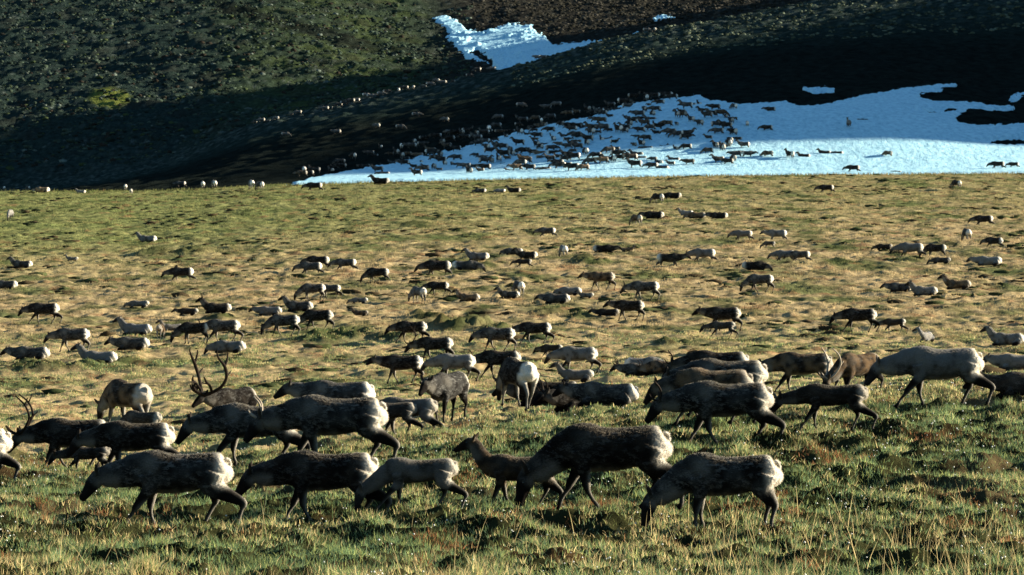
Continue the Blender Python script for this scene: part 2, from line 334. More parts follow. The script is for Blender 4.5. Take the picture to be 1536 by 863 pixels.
def caribou_mesh(name, neck='low', stance='stride', vox=.02, yaw_neck=0, young=False, bulk=1.0, seed=1, hair=0, lying=False, coat='mottled'):
    rng = np.random.default_rng(seed)
    bm = bmesh.new(); segs = []       # (a, b, region) skeleton for colouring
    slim = .80 if young else 1.0; lz = -.50 if lying else 0.0
    bulk = bulk*(.96+.08*rng.random())
    T = [(.725,.93,.06,.08),(.705,.915,.14,.165),(.65,.895,.195,.215),(.52,.875,.222,.245),(.34,.855,.235,.25),(.10,.82,.25,.27),(-.14,.815,.25,.285),(-.34,.845,.22,.31),(-.50,.865,.18,.28),(-.64,.86,.12,.20)]
    P = [(x, 0, z+lz+(.0 if not young else .03)) for x, z, a, b in T]; R = [(a*slim*bulk, b*slim*(1+.6*(bulk-1))) for x, z, a, b in T]
    Pp, Rr = smooth_path(P, R, 3); tube_bm(bm, Pp, Rr, nseg=20)
    for a, b in zip(P, P[1:]): segs.append((a, b, 'trunk'))
    # neck + head
    NK = NECKS[neck]; ca, sa = math.cos(yaw_neck), math.sin(yaw_neck); pts = []
    for i, (x, z) in enumerate(NK):
        f = min(1, max(0, (i)/4)); dx = x+.60; c2, s2 = math.cos(yaw_neck*f), math.sin(yaw_neck*f)
        pts.append((-.60+dx*c2, -dx*s2, z+lz))
    nr = [(a*(slim if i < 4 else .9)*(1.0 if young else 1.0), b*(slim if i < 4 else .92)) for i, (a, b) in enumerate(NR)] if young else NR
    q0 = [(-.40, 0, .84+lz)]+pts; hp, hr = smooth_path(q0, [(.17*slim, .26*slim)]+list(nr), 3); tube_bm(bm, hp, hr, nseg=16)
    for i, (a, b) in enumerate(zip(pts, pts[1:])): segs.append((a, b, 'neck' if i < 4 else ('head' if i < 7 else 'muzzle')))
    poll = np.array(pts[4]); brow = np.array(pts[5]); nose = np.array(pts[8]); hd = nose-poll; hd /= np.linalg.norm(hd)
    lat = np.cross(hd, (0, 0, 1)); lat /= np.linalg.norm(lat); up = np.cross(lat, hd); up /= np.linalg.norm(up)
    if up[2] < 0: up = -up
    # throat ruff
    if not young:
        m = [np.array(pts[1])-(0,0,.10), np.array(pts[2])-(0,0,.125), np.array(pts[3])-(0,0,.10)]; tube_bm(bm, m, [(.06,.08),(.055,.08),(.04,.05)], nseg=10)
    for s in (-1, 1):   # ears
        e0 = poll+lat*s*.06+up*.035; e1 = e0+lat*s*.07-hd*.08+up*.06; e2 = e0+lat*s*.115-hd*.15+up*.12
        tube_bm(bm, [e0, e1, e2], [(.026,.036),(.028,.046),(.008,.012)], side=hd, nseg=8); segs.append((tuple(e0), tuple(e2), 'ear'))
    tube_bm(bm, [(.67,0,1.03+lz),(.735,0,1.01+lz),(.765,0,.92+lz)], [(.04,.03),(.036,.024),(.014,.014)], nseg=8); segs.append(((.70,0,.99+lz),(.80,0,.88+lz),'tail'))   # tail
    if lying:
        for s in (-1, 1):
            p = [(-.45,s*.16,.22),(-.62,s*.19,.12),(-.72,s*.15,.06),(-.50,s*.13,.045),(-.34,s*.12,.04)]
            tube_bm(bm, *smooth_path(p, [.09,.06,.045,.032,.035], 3), nseg=10); [segs.append((a, b, 'leg')) for a, b in zip(p[1:], p[2:])]
            p = [(.50,s*.17,.28),(.34,s*.25,.17),(.18,s*.27,.09),(.42,s*.26,.06),(.20,s*.25,.045)]
            tube_bm(bm, *smooth_path(p, [.17,.12,.06,.035,.036], 3), nseg=10); [segs.append((a, b, 'leg')) for a, b in zip(p[1:], p[2:])]
    else:
        S = STANCES[stance]
        for kind, fn in (('f', leg_front), ('h', leg_hind)):
            for s, spec in zip((-1, 1), S[kind]):
                j_ = rng.uniform(-.05, .05); st = fn(spec[0], spec[1]+j_, spec[2], None if spec[3] is None else spec[3]+j_*.6); p = []; r = []
                for k, (x, z, ra, rb) in enumerate(st):
                    yy = s*(.145 if k < 2 else .125 if k < 5 else .115)*(slim**.5); th = .82 if young else 1
                    p.append((x, yy, z)); r.append((ra*th, rb*th))
                tube_bm(bm, *smooth_path(p, r, 4), nseg=10)
                for k in range(2, 7): segs.append((p[k], p[k+1], 'leg' if k < 6 else 'hoof'))
                segs.append((p[0], p[1], 'shoulder' if kind == 'f' else 'haunch'))
    me = bpy.data.meshes.new('tmp'); bm.to_mesh(me); bm.free()
    o = bpy.data.objects.new('tmp', me); C.objects.link(o)
    md = o.modifiers.new('r', 'REMESH'); md.mode = 'VOXEL'; md.voxel_size = vox; md.use_smooth_shade = True
    ms = o.modifiers.new('s', 'SMOOTH'); ms.factor = .5; ms.iterations = 3 if vox < .025 else 1
    dg = bpy.context.evaluated_depsgraph_get(); ev = o.evaluated_get(dg); m2 = bpy.data.meshes.new_from_object(ev)
    bpy.data.objects.remove(o); bpy.data.meshes.remove(me)
    n = len(m2.vertices); co = np.zeros(n*3, np.float32); m2.vertices.foreach_get('co', co); co = co.reshape(-1, 3).astype(float)
    nl = np.zeros(n*3, np.float32); m2.vertices.foreach_get('normal', nl); nl = nl.reshape(-1, 3).astype(float)
    # fluffy outline
    f = noise(co[:, 0]*22+co[:, 1]*13+seed, co[:, 2]*22+co[:, 1]*7, seed)+.7*noise(co[:, 0]*9+5, co[:, 2]*9+co[:, 1]*8, seed+3)
    # region of each vertex by nearest skeleton segment
    best = np.full(n, 1e9); reg = np.zeros(n, int); names = ['trunk','neck','head','muzzle','ear','tail','leg','hoof','shoulder','haunch']
    rad = dict(trunk=.27, neck=.14, head=.08, muzzle=.045, ear=.02, tail=.03, leg=.035, hoof=.035, shoulder=.09, haunch=.14)
    for a, b, k in segs:
        a = np.array(a); b = np.array(b); ab = b-a; t = np.clip(((co-a)@ab)/(ab@ab), 0, 1)
        dd = np.linalg.norm(co-(a+t[:, None]*ab), axis=1)-rad[k]; w = dd < best; best[w] = dd[w]; reg[w] = names.index(k)
    trunky = np.isin(reg, [0, 1, 8, 9])
    co2 = co+nl*(f*.0045*trunky)[:, None]
    m2.vertices.foreach_set('co', co2.astype(np.float32).ravel())
    x, y, z = co[:, 0], co[:, 1], co[:, 2]-lz
    c = np.zeros((n, 3)); DK = np.array([.012,.0095,.008]); MD = np.array([.042,.034,.026]); PL = np.array([.74,.68,.57]); GR = np.array([.055,.053,.049]); BK = np.array([.007,.006,.006])
    base = dict(dark=(DK, MD, .25), mottled=(DK, GR, .48), pale=(MD, GR*3.0, .70), brown=(DK*1.3, np.array([.17,.11,.06]), .5), grey=(DK, GR*.9, .65))[coat]
    mix = base[2]+.55*fbm(x*4+seed*3, z*4+np.abs(y)*3, seed+5, 3)+.35*noise(x*16, z*7+y*5, seed+8)
    t = sstep(.34, .66, mix+.3*noise(x*30, z*18+y*9, seed+6))[:, None]; c[:] = base[0]*(1-t)+base[1]*t
    def put(col, w): 
        nonlocal c
        w = np.clip(w, 0, 1)[:, None]; c = c*(1-w)+np.array(col)*w
    jit = .06*noise(x*14, z*14+y*9, seed+2)
    isr = lambda *k: np.isin(reg, [names.index(q) for q in k]).astype(float)
    put(PL*.20, isr('neck')*(.4 if coat != 'pale' else .8)*sstep(-.3, .5, noise(x*8, z*8+y*4, seed+4)+.2))
    nk = isr('neck')*sstep(.02, -.06, z-np.interp(-x, [-p[0] for p in pts], [p[2]-lz for p in pts]))
    put(PL*.4, nk*.6)
    put(PL*.6, isr('trunk')*sstep(.62, .55, z+jit)*.45)                                    # belly
    put(DK*.8, isr('trunk')*np.exp(-((z-.64+jit)/.05)**2)*.6)                                 # flank stripe
    put(PL*.28, isr('trunk', 'shoulder')*np.exp(-((x+.40)/.13)**2-((z-.98)/.13)**2)*(.8 if coat in ('mottled','grey','pale') else .25))   # bleached shoulder
    put(DK*1.1, isr('head')*.9); put(BK, isr('muzzle')*.85); put(MD, isr('ear')*.8)
    put(DK*.9, isr('leg')); put(PL*.62, isr('leg')*sstep(.4, .8, nl[:, 0])*sstep(.05, .12, z)*.85); put(PL*.5, isr('haunch')*sstep(.35, .8, nl[:, 0])*.6); put(BK, isr('hoof'))  # pale backs of legs and haunch: partly coat, partly sunlight painted in
    rump = sstep(.50, .61, x+jit+.25*(z-.8)*0)*sstep(.58, .70, z+.5*jit); put(PL*1.08, rump*(.55 if coat == 'brown' else .95)*(1-isr('leg', 'hoof'))); put(PL*1.1, isr('tail'))
    if young: put(MD*1.1, isr('trunk','neck')*.4)
    ed = np.zeros(len(m2.edges)*2, np.int32); m2.edges.foreach_get('vertices', ed); ed = ed.reshape(-1, 2); deg = np.bincount(ed.ravel(), minlength=n)[:, None]
    for _ in range(12 if vox < .02 else 4):     # soft borders between the coat's patches
        acc = np.zeros((n, 3))
        for q in range(3): acc[:, q] = np.bincount(ed[:, 0], c[ed[:, 1], q], n)+np.bincount(ed[:, 1], c[ed[:, 0], q], n)
        c = .35*c+.65*acc/np.maximum(deg, 1)
    c = np.clip(c, 0, 1)
    if hair:    # short guard hairs standing off the coat, same mesh
        idx = rng.choice(np.where(trunky & (co2[:, 2] > .3+lz))[0], hair); p = co2[idx]; nn = nl[idx]
        back = np.stack([np.full(hair, .8), rng.normal(0, .25, hair), np.full(hair, -.25)], 1); dr = nn*.55+back*.75+rng.normal(0, .18, (hair, 3)); dr /= np.linalg.norm(dr, axis=1)[:, None]
        ln = rng.uniform(.014, .032, hair)[:, None]; sd_ = np.cross(dr, rng.normal(0, 1, (hair, 3))); sd_ /= np.linalg.norm(sd_, axis=1)[:, None]
        a = p-nn*.004-sd_*.0028; b = p-nn*.004+sd_*.0028; t3 = p+dr*ln
        HV = np.stack([a, b, t3], 1).reshape(-1, 3); HF = np.arange(hair*3).reshape(-1, 3)
        nf = len(m2.polygons); fl = np.zeros(nf*4, np.int32); ls = [len(pp.vertices) for pp in m2.polygons[:3]]
        lt = len(m2.loops); fl = np.zeros(lt, np.int32); m2.loops.foreach_get('vertex_index', fl); st = np.zeros(nf, np.int32); m2.polygons.foreach_get('loop_start', st)
        me3 = bpy.data.meshes.new(name); me3.vertices.add(n+len(HV)); me3.vertices.foreach_set('co', np.concatenate([co2, HV]).astype(np.float32).ravel())
        al = np.concatenate([fl, HF.ravel()+n]).astype(np.int32); me3.loops.add(len(al)); me3.loops.foreach_set('vertex_index', al)
        st2 = np.concatenate([st, lt+np.arange(hair)*3]).astype(np.int32); me3.polygons.add(nf+hair); me3.polygons.foreach_set('loop_start', st2)
        me3.polygons.foreach_set('use_smooth', np.concatenate([np.ones(nf, bool), np.zeros(hair, bool)]))
        me3.update(calc_edges=True); tp = sstep(.45, .95, nn[:, 2])[:, None]+.9*sstep(.5, .9, nn[:, 0])[:, None]; hc = np.repeat(c[idx]*(1-.3*tp)+np.array([.26, .23, .18])*tp, 3, axis=0); cc = np.clip(np.concatenate([c, hc]), 0, 1)  # hairs on back and rump tinted cream as painted rim light
        bpy.data.meshes.remove(m2); m2 = me3
    else:
        cc = c; m2.polygons.foreach_set('use_smooth', np.ones(len(m2.polygons), bool))
    al_ = (trunky*(1-rump*.9)*{'dark': .45, 'brown': .4, 'mottled': 1.0, 'grey': .9, 'pale': 1.0}[coat])[:, None]*(.6 if young else 1)
    if hair: al_ = np.concatenate([al_, np.zeros((hair*3, 1))])
    m2.name = name; vcol(m2, 'coat', np.concatenate([cc, al_], 1)); m2.materials.clear(); m2.materials.append(M_fur)
    if hair:
        m2.materials.append(M_hair); mi = np.zeros(len(m2.polygons), np.int32); mi[-hair:] = 1; m2.polygons.foreach_set('material_index', mi)
    info = dict(poll=poll, brow=brow, nose=nose, hd=hd, lat=lat, up=up)
    return m2, info
M_fur, nt, b = mat('caribou_coat')
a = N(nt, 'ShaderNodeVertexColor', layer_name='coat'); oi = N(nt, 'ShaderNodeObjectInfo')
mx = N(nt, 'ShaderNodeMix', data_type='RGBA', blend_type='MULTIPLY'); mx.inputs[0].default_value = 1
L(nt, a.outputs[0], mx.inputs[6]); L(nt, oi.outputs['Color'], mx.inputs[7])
tc = N(nt, 'ShaderNodeTexCoord'); mp = N(nt, 'ShaderNodeMapping'); mp.inputs['Scale'].default_value = (10, 14, 22); L(nt, tc.outputs['Object'], mp.inputs[0])
n1 = noise_node(nt, 3.4, 7, .8, mp.outputs[0]); r = ramp(nt, n1.outputs[0], [(.32, (.55,)*3), (.68, (1.5,)*3)])
mx2 = N(nt, 'ShaderNodeMix', data_type='RGBA', blend_type='MULTIPLY'); mx2.inputs[0].default_value = 1
L(nt, mx.outputs[2], mx2.inputs[6]); L(nt, r.outputs[0], mx2.inputs[7]); n3 = noise_node(nt, .85, 6, .78, mp.outputs[0]); r3 = ramp(nt, n3.outputs[0], [(.50, (0,)*3), (.56, (1,)*3)])       # ragged moulting tufts
n4 = noise_node(nt, .22, 3, .6, mp.outputs[0]); r4 = ramp(nt, n4.outputs[0], [(.42, (.05,)*3), (.60, (.8,)*3)])
ml = N(nt, 'ShaderNodeMath', operation='MULTIPLY'); L(nt, r3.outputs[0], ml.inputs[0]); L(nt, r4.outputs[0], ml.inputs[1])
ml2 = N(nt, 'ShaderNodeMath', operation='MULTIPLY'); L(nt, ml.outputs[0], ml2.inputs[0]); L(nt, a.outputs['Alpha'], ml2.inputs[1])
mx3 = N(nt, 'ShaderNodeMix', data_type='RGBA', blend_type='MIX'); L(nt, ml2.outputs[0], mx3.inputs[0]); L(nt, mx2.outputs[2], mx3.inputs[6]); mx3.inputs[7].default_value = (.17, .165, .15, 1)
L(nt, mx3.outputs[2], b.inputs['Base Color'])
bp = N(nt, 'ShaderNodeBump'); bp.inputs['Distance'].default_value = .05; L(nt, n1.outputs[0], bp.inputs['Height']); L(nt, bp.outputs[0], b.inputs['Normal'])
b.inputs['Roughness'].default_value = .9; b.inputs['Specular IOR Level'].default_value = .03
M_hair, nt, b = mat('guard_hair')
a = N(nt, 'ShaderNodeVertexColor', layer_name='coat'); oi = N(nt, 'ShaderNodeObjectInfo'); mx = N(nt, 'ShaderNodeMix', data_type='RGBA', blend_type='MULTIPLY'); mx.inputs[0].default_value = 1
L(nt, a.outputs[0], mx.inputs[6]); L(nt, oi.outputs['Color'], mx.inputs[7])
gm = N(nt, 'ShaderNodeMix', data_type='RGBA', blend_type='MIX'); gm.inputs[0].default_value = .0; gm.inputs[7].default_value = (.85, .76, .6, 1); L(nt, mx.outputs[2], gm.inputs[6])
df = N(nt, 'ShaderNodeBsdfDiffuse'); tl = N(nt, 'ShaderNodeBsdfTranslucent'); ms_ = N(nt, 'ShaderNodeMixShader'); ms_.inputs[0].default_value = .7
L(nt, mx.outputs[2], df.inputs[0]); L(nt, gm.outputs[2], tl.inputs[0]); L(nt, df.outputs[0], ms_.inputs[1]); L(nt, tl.outputs[0], ms_.inputs[2])
L(nt, ms_.outputs[0], nt.nodes['Material Output'].inputs[0])
def simple(name, col, rough=.6, spec=.3):
    m, nt, b = mat(name); b.inputs['Base Color'].default_value = (*col, 1); b.inputs['Roughness'].default_value = rough; b.inputs['Specular IOR Level'].default_value = spec
    n1 = noise_node(nt, 30, 4); r = ramp(nt, n1.outputs[0], [(.3, tuple(c*.7 for c in col)), (.7, tuple(min(1, c*1.3) for c in col))]); L(nt, r.outputs[0], b.inputs['Base Color'])
    return m
M_antler = simple('dark_velvet_antler', (.020, .014, .010), .8, .05); M_bone = simple('pale_velvet_antler', (.30, .24, .17)); M_eye = simple('dark_eye', (.01, .008, .006), .15, .5)

def antler_mesh(kind, info, side):
    """one antler of a pair, in the caribou's own frame"""
    h, l, u = info['hd'], info['lat']*side, info['up']; o = info['poll']+l*.045+u*.05+h*.03
    bk = -h*.55+np.array([.5, 0, .35]); bk /= np.linalg.norm(bk); upw = np.array([0, 0, 1.0]); fw = np.array([-1.0, 0, 0])
    bm = bmesh.new()
    def tb(pts, r): 
        pp, rr = smooth_path(pts, r, 4); tube_bm(bm, pp, rr, side=(0, 1, .01), nseg=7)
    if kind == 'spike': tb([o, o+upw*.09-fw*.02+l*.03, o+upw*.17+fw*.01+l*.05], [.020, .016, .010])
    elif kind == 'fork':
        tb([o, o+upw*.12+l*.06-fw*.05, o+upw*.25+l*.09-fw*.03, o+upw*.36+l*.08+fw*.06], [.024, .021, .017, .011])
        tb([o+upw*.02, o+upw*.07+fw*.10+l*.02, o+upw*.15+fw*.15+l*.02], [.018, .015, .009])
    elif kind == 'mid':
        upw = upw*1.15; l = l*1.3; fw = fw*1.1
        tb([o, o+upw*.14+l*.10-fw*.16, o+upw*.36+l*.17-fw*.26, o+upw*.58+l*.18-fw*.18, o+upw*.74+l*.14+fw*.0], [.030, .028, .025, .021, .013])
        tb([o+upw*.02, o+upw*.08+fw*.13+l*.02, o+upw*.18+fw*.22+l*.01], [.024, .019, .011])
        tb([o+upw*.30+l*.16-fw*.24, o+upw*.42+l*.17-fw*.36], [.018, .010])
        tb([o+upw*.58+l*.18-fw*.18, o+upw*.72+l*.2-fw*.24], [.017, .010])
    else:   # great bull's antler
        A = [o, o+upw*.08+l*.18-fw*.20, o+upw*.22+l*.40-fw*.36, o+upw*.46+l*.56-fw*.42, o+upw*.74+l*.60-fw*.32, o+upw*.96+l*.54-fw*.12]
        tb(A, [.05, .046, .042, .04, .044, .026])
        tb([o+upw*.02, o+upw*.10+fw*.16+l*.03, o+upw*.16+fw*.32+l*.0], [.038, .036, .032]); e = o+upw*.16+fw*.32
        for q in (.0, .07, .14): tb([e-fw*q*.6, e+upw*.10+fw*(.08-q)+l*.02, e+upw*(.15+q*.3)+fw*(.10-q)], [.03, .021, .012])
        tb([A[1], A[1]+upw*.18+fw*.14+l*.05, A[1]+upw*.30+fw*.30+l*.06, A[1]+upw*.42+fw*.34], [.038, .034, .03, .014])
        tb([A[1]+upw*.24+fw*.22+l*.05, A[1]+upw*.26+fw*.40+l*.03], [.024, .012])
        tb([A[2], A[2]+upw*.06-fw*.14], [.028, .013])
        tb([A[4], A[4]+upw*.20-fw*.10, A[4]+upw*.34-fw*.12], [.034, .025, .013]); tb([A[3], A[3]+upw*.14-fw*.18], [.03, .013])
        tb([A[5], A[5]+upw*.12+fw*.06, A[5]+upw*.2+fw*.04], [.027, .02, .012])
    me = bpy.data.meshes.new('antler'); bm.to_mesh(me); bm.free(); me.polygons.foreach_set('use_smooth', np.ones(len(me.polygons), bool)); return me
def eye_mesh(info, side):
    bm = bmesh.new(); c = info['brow']+info['lat']*side*.072+info['up']*.025+info['hd']*.01
    bmesh.ops.create_uvsphere(bm, u_segments=10, v_segments=8, radius=.017, matrix=Matrix.Translation(Vector(c)))
    me = bpy.data.meshes.new('eye'); bm.to_mesh(me); bm.free(); me.materials.append(M_eye); return me
_bodies = {}; _ant = {}; _eyes = {}
def body(key, near):
    kk = (key, near)
    if kk not in _bodies:
        neck, stance, coat, young, lying, yn, seed = key
        _bodies[kk] = caribou_mesh('caribou_body', neck, stance, {2: .016, 1: .026, 0: .05}[near], yn, young, 1.0, seed, {2: 16000, 1: 2500, 0: 0}[near], lying, coat)
    return _bodies[kk]
POSE = {   # short key -> neck, stance, lying, neck yaw
 'WL': ('low','stride',False,0), 'WP': ('low','push',False,0), 'WS': ('low','step',False,0), 'GR': ('graze','stand',False,0), 'GS': ('graze','step',False,.1), 'GP': ('graze','stride',False,0),
 'GB': ('graze','push',False,0), 'MD': ('mid','step',False,0), 'MS': ('mid','stand',False,0), 'UP': ('up','stand',False,0), 'UW': ('up','step',False,.2),
 'LU': ('up',None,True,0), 'LM': ('mid',None,True,.3), 'LL': ('low',None,True,.5), 'LB': ('up',None,True,1.6)}
def caribou(px, py, pose, size=1.0, yaw=0.0, coat='dark', ant=None, young=False, near=1, tone=1.0, label='', group='caribou grazing on the plain', seed=1, xyz=None, cat='caribou', parts=True, roll=0):
    neck, stance, lying, yn = POSE[pose]
    me, info = body((neck, stance, coat, young, lying, yn, seed), near)
    if xyz is None: x, d = pix(px, py); z = float(zfull(x, d))
    else: x, d, z = xyz
    o = bpy.data.objects.new('caribou' if not young else 'caribou_calf', me); C.objects.link(o)
    sink = .03 if near == 2 else -.02
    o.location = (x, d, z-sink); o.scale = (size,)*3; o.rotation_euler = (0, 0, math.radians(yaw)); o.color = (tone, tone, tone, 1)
    tag(o, label, cat, group)
    if parts:
        if near >= 1:
            for s in (-1, 1):
                k = (id(info), s)
                if k not in _eyes: _eyes[k] = eye_mesh(info, s)
                e = bpy.data.objects.new('eye', _eyes[k]); C.objects.link(e); e.parent = o
        if ant:
            kind, pale = (ant[:-1], True) if ant.endswith('*') else (ant, False)
            for s in (-1, 1):
                k = (id(info), s, kind, pale)
                if k not in _ant:
                    m = antler_mesh(kind, info, s); m.materials.append(M_bone if pale else M_antler); _ant[k] = m
                e = bpy.data.objects.new('antler', _ant[k]); C.objects.link(e); e.parent = o
    return o
# test hook

# ------------------------------------------------------------------ grass
M_grass, nt, b = mat('grass_blade')
nt.nodes.remove(b); a = N(nt, 'ShaderNodeVertexColor', layer_name='blade')
df = N(nt, 'ShaderNodeBsdfDiffuse'); tl = N(nt, 'ShaderNodeBsdfTranslucent'); ms_ = N(nt, 'ShaderNodeMixShader'); ms_.inputs[0].default_value = .45
L(nt, a.outputs[0], df.inputs[0]); L(nt, a.outputs[0], tl.inputs[0]); L(nt, df.outputs[0], ms_.inputs[1]); L(nt, tl.outputs[0], ms_.inputs[2]); L(nt, ms_.outputs[0], nt.nodes['Material Output'].inputs[0])
def blades(name, x, d, h, w, col, lean=.5, label='', cat='grass', curl=.5):
    n = len(x); z = zfull(x, d)-.02; B = np.stack([x, d, z], -1)
    th = RNG.uniform(0, 2*np.pi, n); ln = RNG.uniform(.1, 1, n)*lean; L_ = np.stack([np.cos(th)*ln, np.sin(th)*ln, np.ones(n)], -1); L_ /= np.linalg.norm(L_, axis=1)[:, None]
    ph = RNG.uniform(0, 2*np.pi, n); S = np.stack([np.cos(ph), np.sin(ph), np.zeros(n)], -1)*(w/2)[:, None]
    mid = B+L_*(h*.55)[:, None]; L2 = L_+np.stack([np.cos(th), np.sin(th), -np.ones(n)*.6], -1)*curl*ln[:, None]; tip = mid+L2*(h*.5)[:, None]
    V = np.stack([B-S, B+S, mid-S*.8, mid+S*.8, tip], 1).reshape(-1, 3)
    i = np.arange(n)[:, None]*5; T = np.concatenate([i+[0, 1, 2], i+[1, 3, 2], i+[2, 3, 4]], 1).reshape(-1, 3)
    me = fast_mesh(name, V, T, False); vcol(me, 'blade', np.clip(np.repeat(col, 5, axis=0), 0, 1)); me.materials.append(M_grass)
    o = bpy.data.objects.new(name, me); C.objects.link(o); return tag(o, label, cat, kind='stuff')
def scatter(n, d0, d1, um=.178):
    d = np.sqrt(RNG.uniform(d0*d0, d1*d1, n)); return RNG.uniform(-um, um, n)*d, d
G_GREEN = np.array([.115, .17, .075]); G_LIME = np.array([.26, .29, .10]); G_STRAW = np.array([.50, .39, .19]); G_RUST = np.array([.24, .11, .05]); G_TEAL = np.array([.10, .15, .085])
def grass_color(x, d, n, strawbias=0.0):
    k = fbm(x/3.5, d/5, 81, 3)+strawbias; q = RNG.uniform(0, 1, n)
    c = np.where((q < np.clip(.30+.45*k, .05, .9))[:, None], G_STRAW, np.where((q < .72)[:, None], G_GREEN, G_LIME))
    c = np.where((RNG.uniform(0, 1, n) < .16)[:, None], G_TEAL, c)
    r = sstep(.45, .75, fbm(x/1.6, d/2.2, 53, 3)); c = np.where((RNG.uniform(0, 1, n) < r*.6)[:, None], G_RUST, c)
    return c*(RNG.uniform(.5, 1.5, n)*(1+.5*noise(x/.6, d/.9, 88)))[:, None]*1.15
def near_grass():
    n = 700000; x, d = scatter(n, 36.5, 76)
    m = fbm(x/.9, d/1.2, 82, 3); keep = RNG.uniform(0, 1, n) < np.clip(.42+1.0*m, .16, 1); x, d, m = x[keep], d[keep], m[keep]; n = len(x)
    fr = sstep(44, 38, d)
    h = RNG.uniform(.05, .13, n)*(1+.8*np.clip(m, 0, 1))*(1+.7*fr); w = RNG.uniform(.006, .013, n)
    blades('grass', x, d, h, w, grass_color(x, d, n, -.25+.5*fr+.5*sstep(64, 74, d)), .9, 'dense green and straw tussock grass under the nearest caribou')
def mid_grass():
    n = 420000; x, d = scatter(n, 72, 170, .172)
    m = fbm(x/2.2, d/4, 83, 3); keep = RNG.uniform(0, 1, n) < np.clip(.45+.9*m, .12, 1); x, d, m = x[keep], d[keep], m[keep]; n = len(x)
    h = RNG.uniform(.04, .115, n)*(1+.6*np.clip(m, 0, 1)); w = RNG.uniform(.014, .028, n)
    blades('grass', x, d, h, w, grass_color(x, d, n, .15), .8, 'straw coloured grass on the slope below the nearest caribou')
def far_grass():
    n = 320000; x, d = scatter(n, 163, 426, .165)
    m = fbm(x/4, d/9, 84, 3); keep = RNG.uniform(0, 1, n) < np.clip(.3+.9*m, .02, 1); x, d, m = x[keep], d[keep], m[keep]; n = len(x)
    h = RNG.uniform(.08, .22, n); w = RNG.uniform(.03, .07, n)*np.sqrt(d/250)
    col = np.clip(plain_color(x, d)*1.15, 0, 1)*RNG.uniform(.7, 1.35, n)[:, None]
    n2 = 14000; x2 = RNG.uniform(-.165, .165, n2); d2 = RNG.uniform(410, 431, n2); k2 = RNG.uniform(0, 1, n2) < np.clip(.3+1.2*noise(x2*60, d2/3, 96), 0, 1); x2 = x2[k2]*d2[k2]; d2 = d2[k2]; n2 = len(x2)
    x = np.r_[x, x2]; d = np.r_[d, d2]; h = np.r_[h, RNG.uniform(.12, .5, n2)]; w = np.r_[w, RNG.uniform(.04, .12, n2)]; col = np.r_[col, plain_color(x2, d2)*RNG.uniform(.6, 1.2, n2)[:, None]]
    blades('grass', x, d, h, w, col, .8, 'short dry grass across the far plain up to the snow')
def stalks():
    n = 2300; x, d = scatter(n, 37, 50); keep = RNG.uniform(0, 1, n) < .06+.94*sstep(950, 1200, CX+F*x/d)*(.3+.7*sstep(-.2, .3, fbm(x/1.2, d/1.2, 85, 2))); x, d = x[keep], d[keep]; n = len(x)
    blades('dry_grass_stalks', x, d, RNG.uniform(.2, .65, n)*RNG.choice([1,1,1,1.3], n), RNG.uniform(.004, .010, n), np.tile(G_STRAW*1.05, (n, 1))*RNG.uniform(.8, 1.3, n)[:, None], .7, 'tall pale dry grass stalks standing up along the bottom edge', 'grass', .3)
def flowers():
    n = 5200; x, d = scatter(n, 37, 78); k = fbm(x/2, d/2.5, 86, 3)+.35*sstep(.5, 1, (CX+F*x/d)/W); keep = RNG.uniform(0, 1, n) < np.clip(k*.9+.0, .03, 1); x, d = x[keep], d[keep]; n = len(x)
    z = zfull(x, d)+RNG.uniform(.09, .2, n); r = RNG.uniform(.007, .017, n)
    O = np.array([[1,0,0],[0,1,0],[-1,0,0],[0,-1,0],[0,0,1],[0,0,-1]], float); V = (np.stack([x, d, z], -1)[:, None]+O[None]*r[:, None, None]).reshape(-1, 3)
    T = np.array([[0,1,4],[1,2,4],[2,3,4],[3,0,4],[1,0,5],[2,1,5],[3,2,5],[0,3,5]]); i = np.arange(n)[:, None, None]*6
    me = fast_mesh('cottongrass_flowers', V, (i+T[None]).reshape(-1, 3)); me.materials.append(simple('white_flower', (.62, .62, .56), .9, .0))
    o = bpy.data.objects.new('cottongrass_flowers', me); C.objects.link(o); tag(o, 'tiny white cottongrass heads dotted over the near grass', 'flowers', kind='stuff')
def lumps(name, x, d, rx, h, col, label, cat):
    """low irregular cushions of shrub, sedge or stone"""
    ph = (1+5**.5)/2; I = np.array([[-1,ph,0],[1,ph,0],[-1,-ph,0],[1,-ph,0],[0,-1,ph],[0,1,ph],[0,-1,-ph],[0,1,-ph],[ph,0,-1],[ph,0,1],[-ph,0,-1],[-ph,0,1]])/1.9
    T = np.array([[0,11,5],[0,5,1],[0,1,7],[0,7,10],[0,10,11],[1,5,9],[5,11,4],[11,10,2],[10,7,6],[7,1,8],[3,9,4],[3,4,2],[3,2,6],[3,6,8],[3,8,9],[4,9,5],[2,4,11],[6,2,10],[8,6,7],[9,8,1]])
    n = len(x); z = zfull(x, d); J = I[None]*RNG.uniform(.6, 1.4, (n, 12, 1)); S = np.stack([rx, rx*RNG.uniform(.6, 1.2, n), h], -1)[:, None]
    V = (np.stack([x, d, z], -1)[:, None]+J*S).reshape(-1, 3); i = np.arange(n)[:, None, None]*12
    me = fast_mesh(name, V, (i+T[None]).reshape(-1, 3), False); c = np.repeat(col, 12, axis=0)*RNG.uniform(.7, 1.3, (n*12, 1)); vcol(me, 'land', np.clip(c, 0, 1)); me.materials.append(M_land)
    o = bpy.data.objects.new(name, me); C.objects.link(o); tag(o, label, cat, kind='stuff')
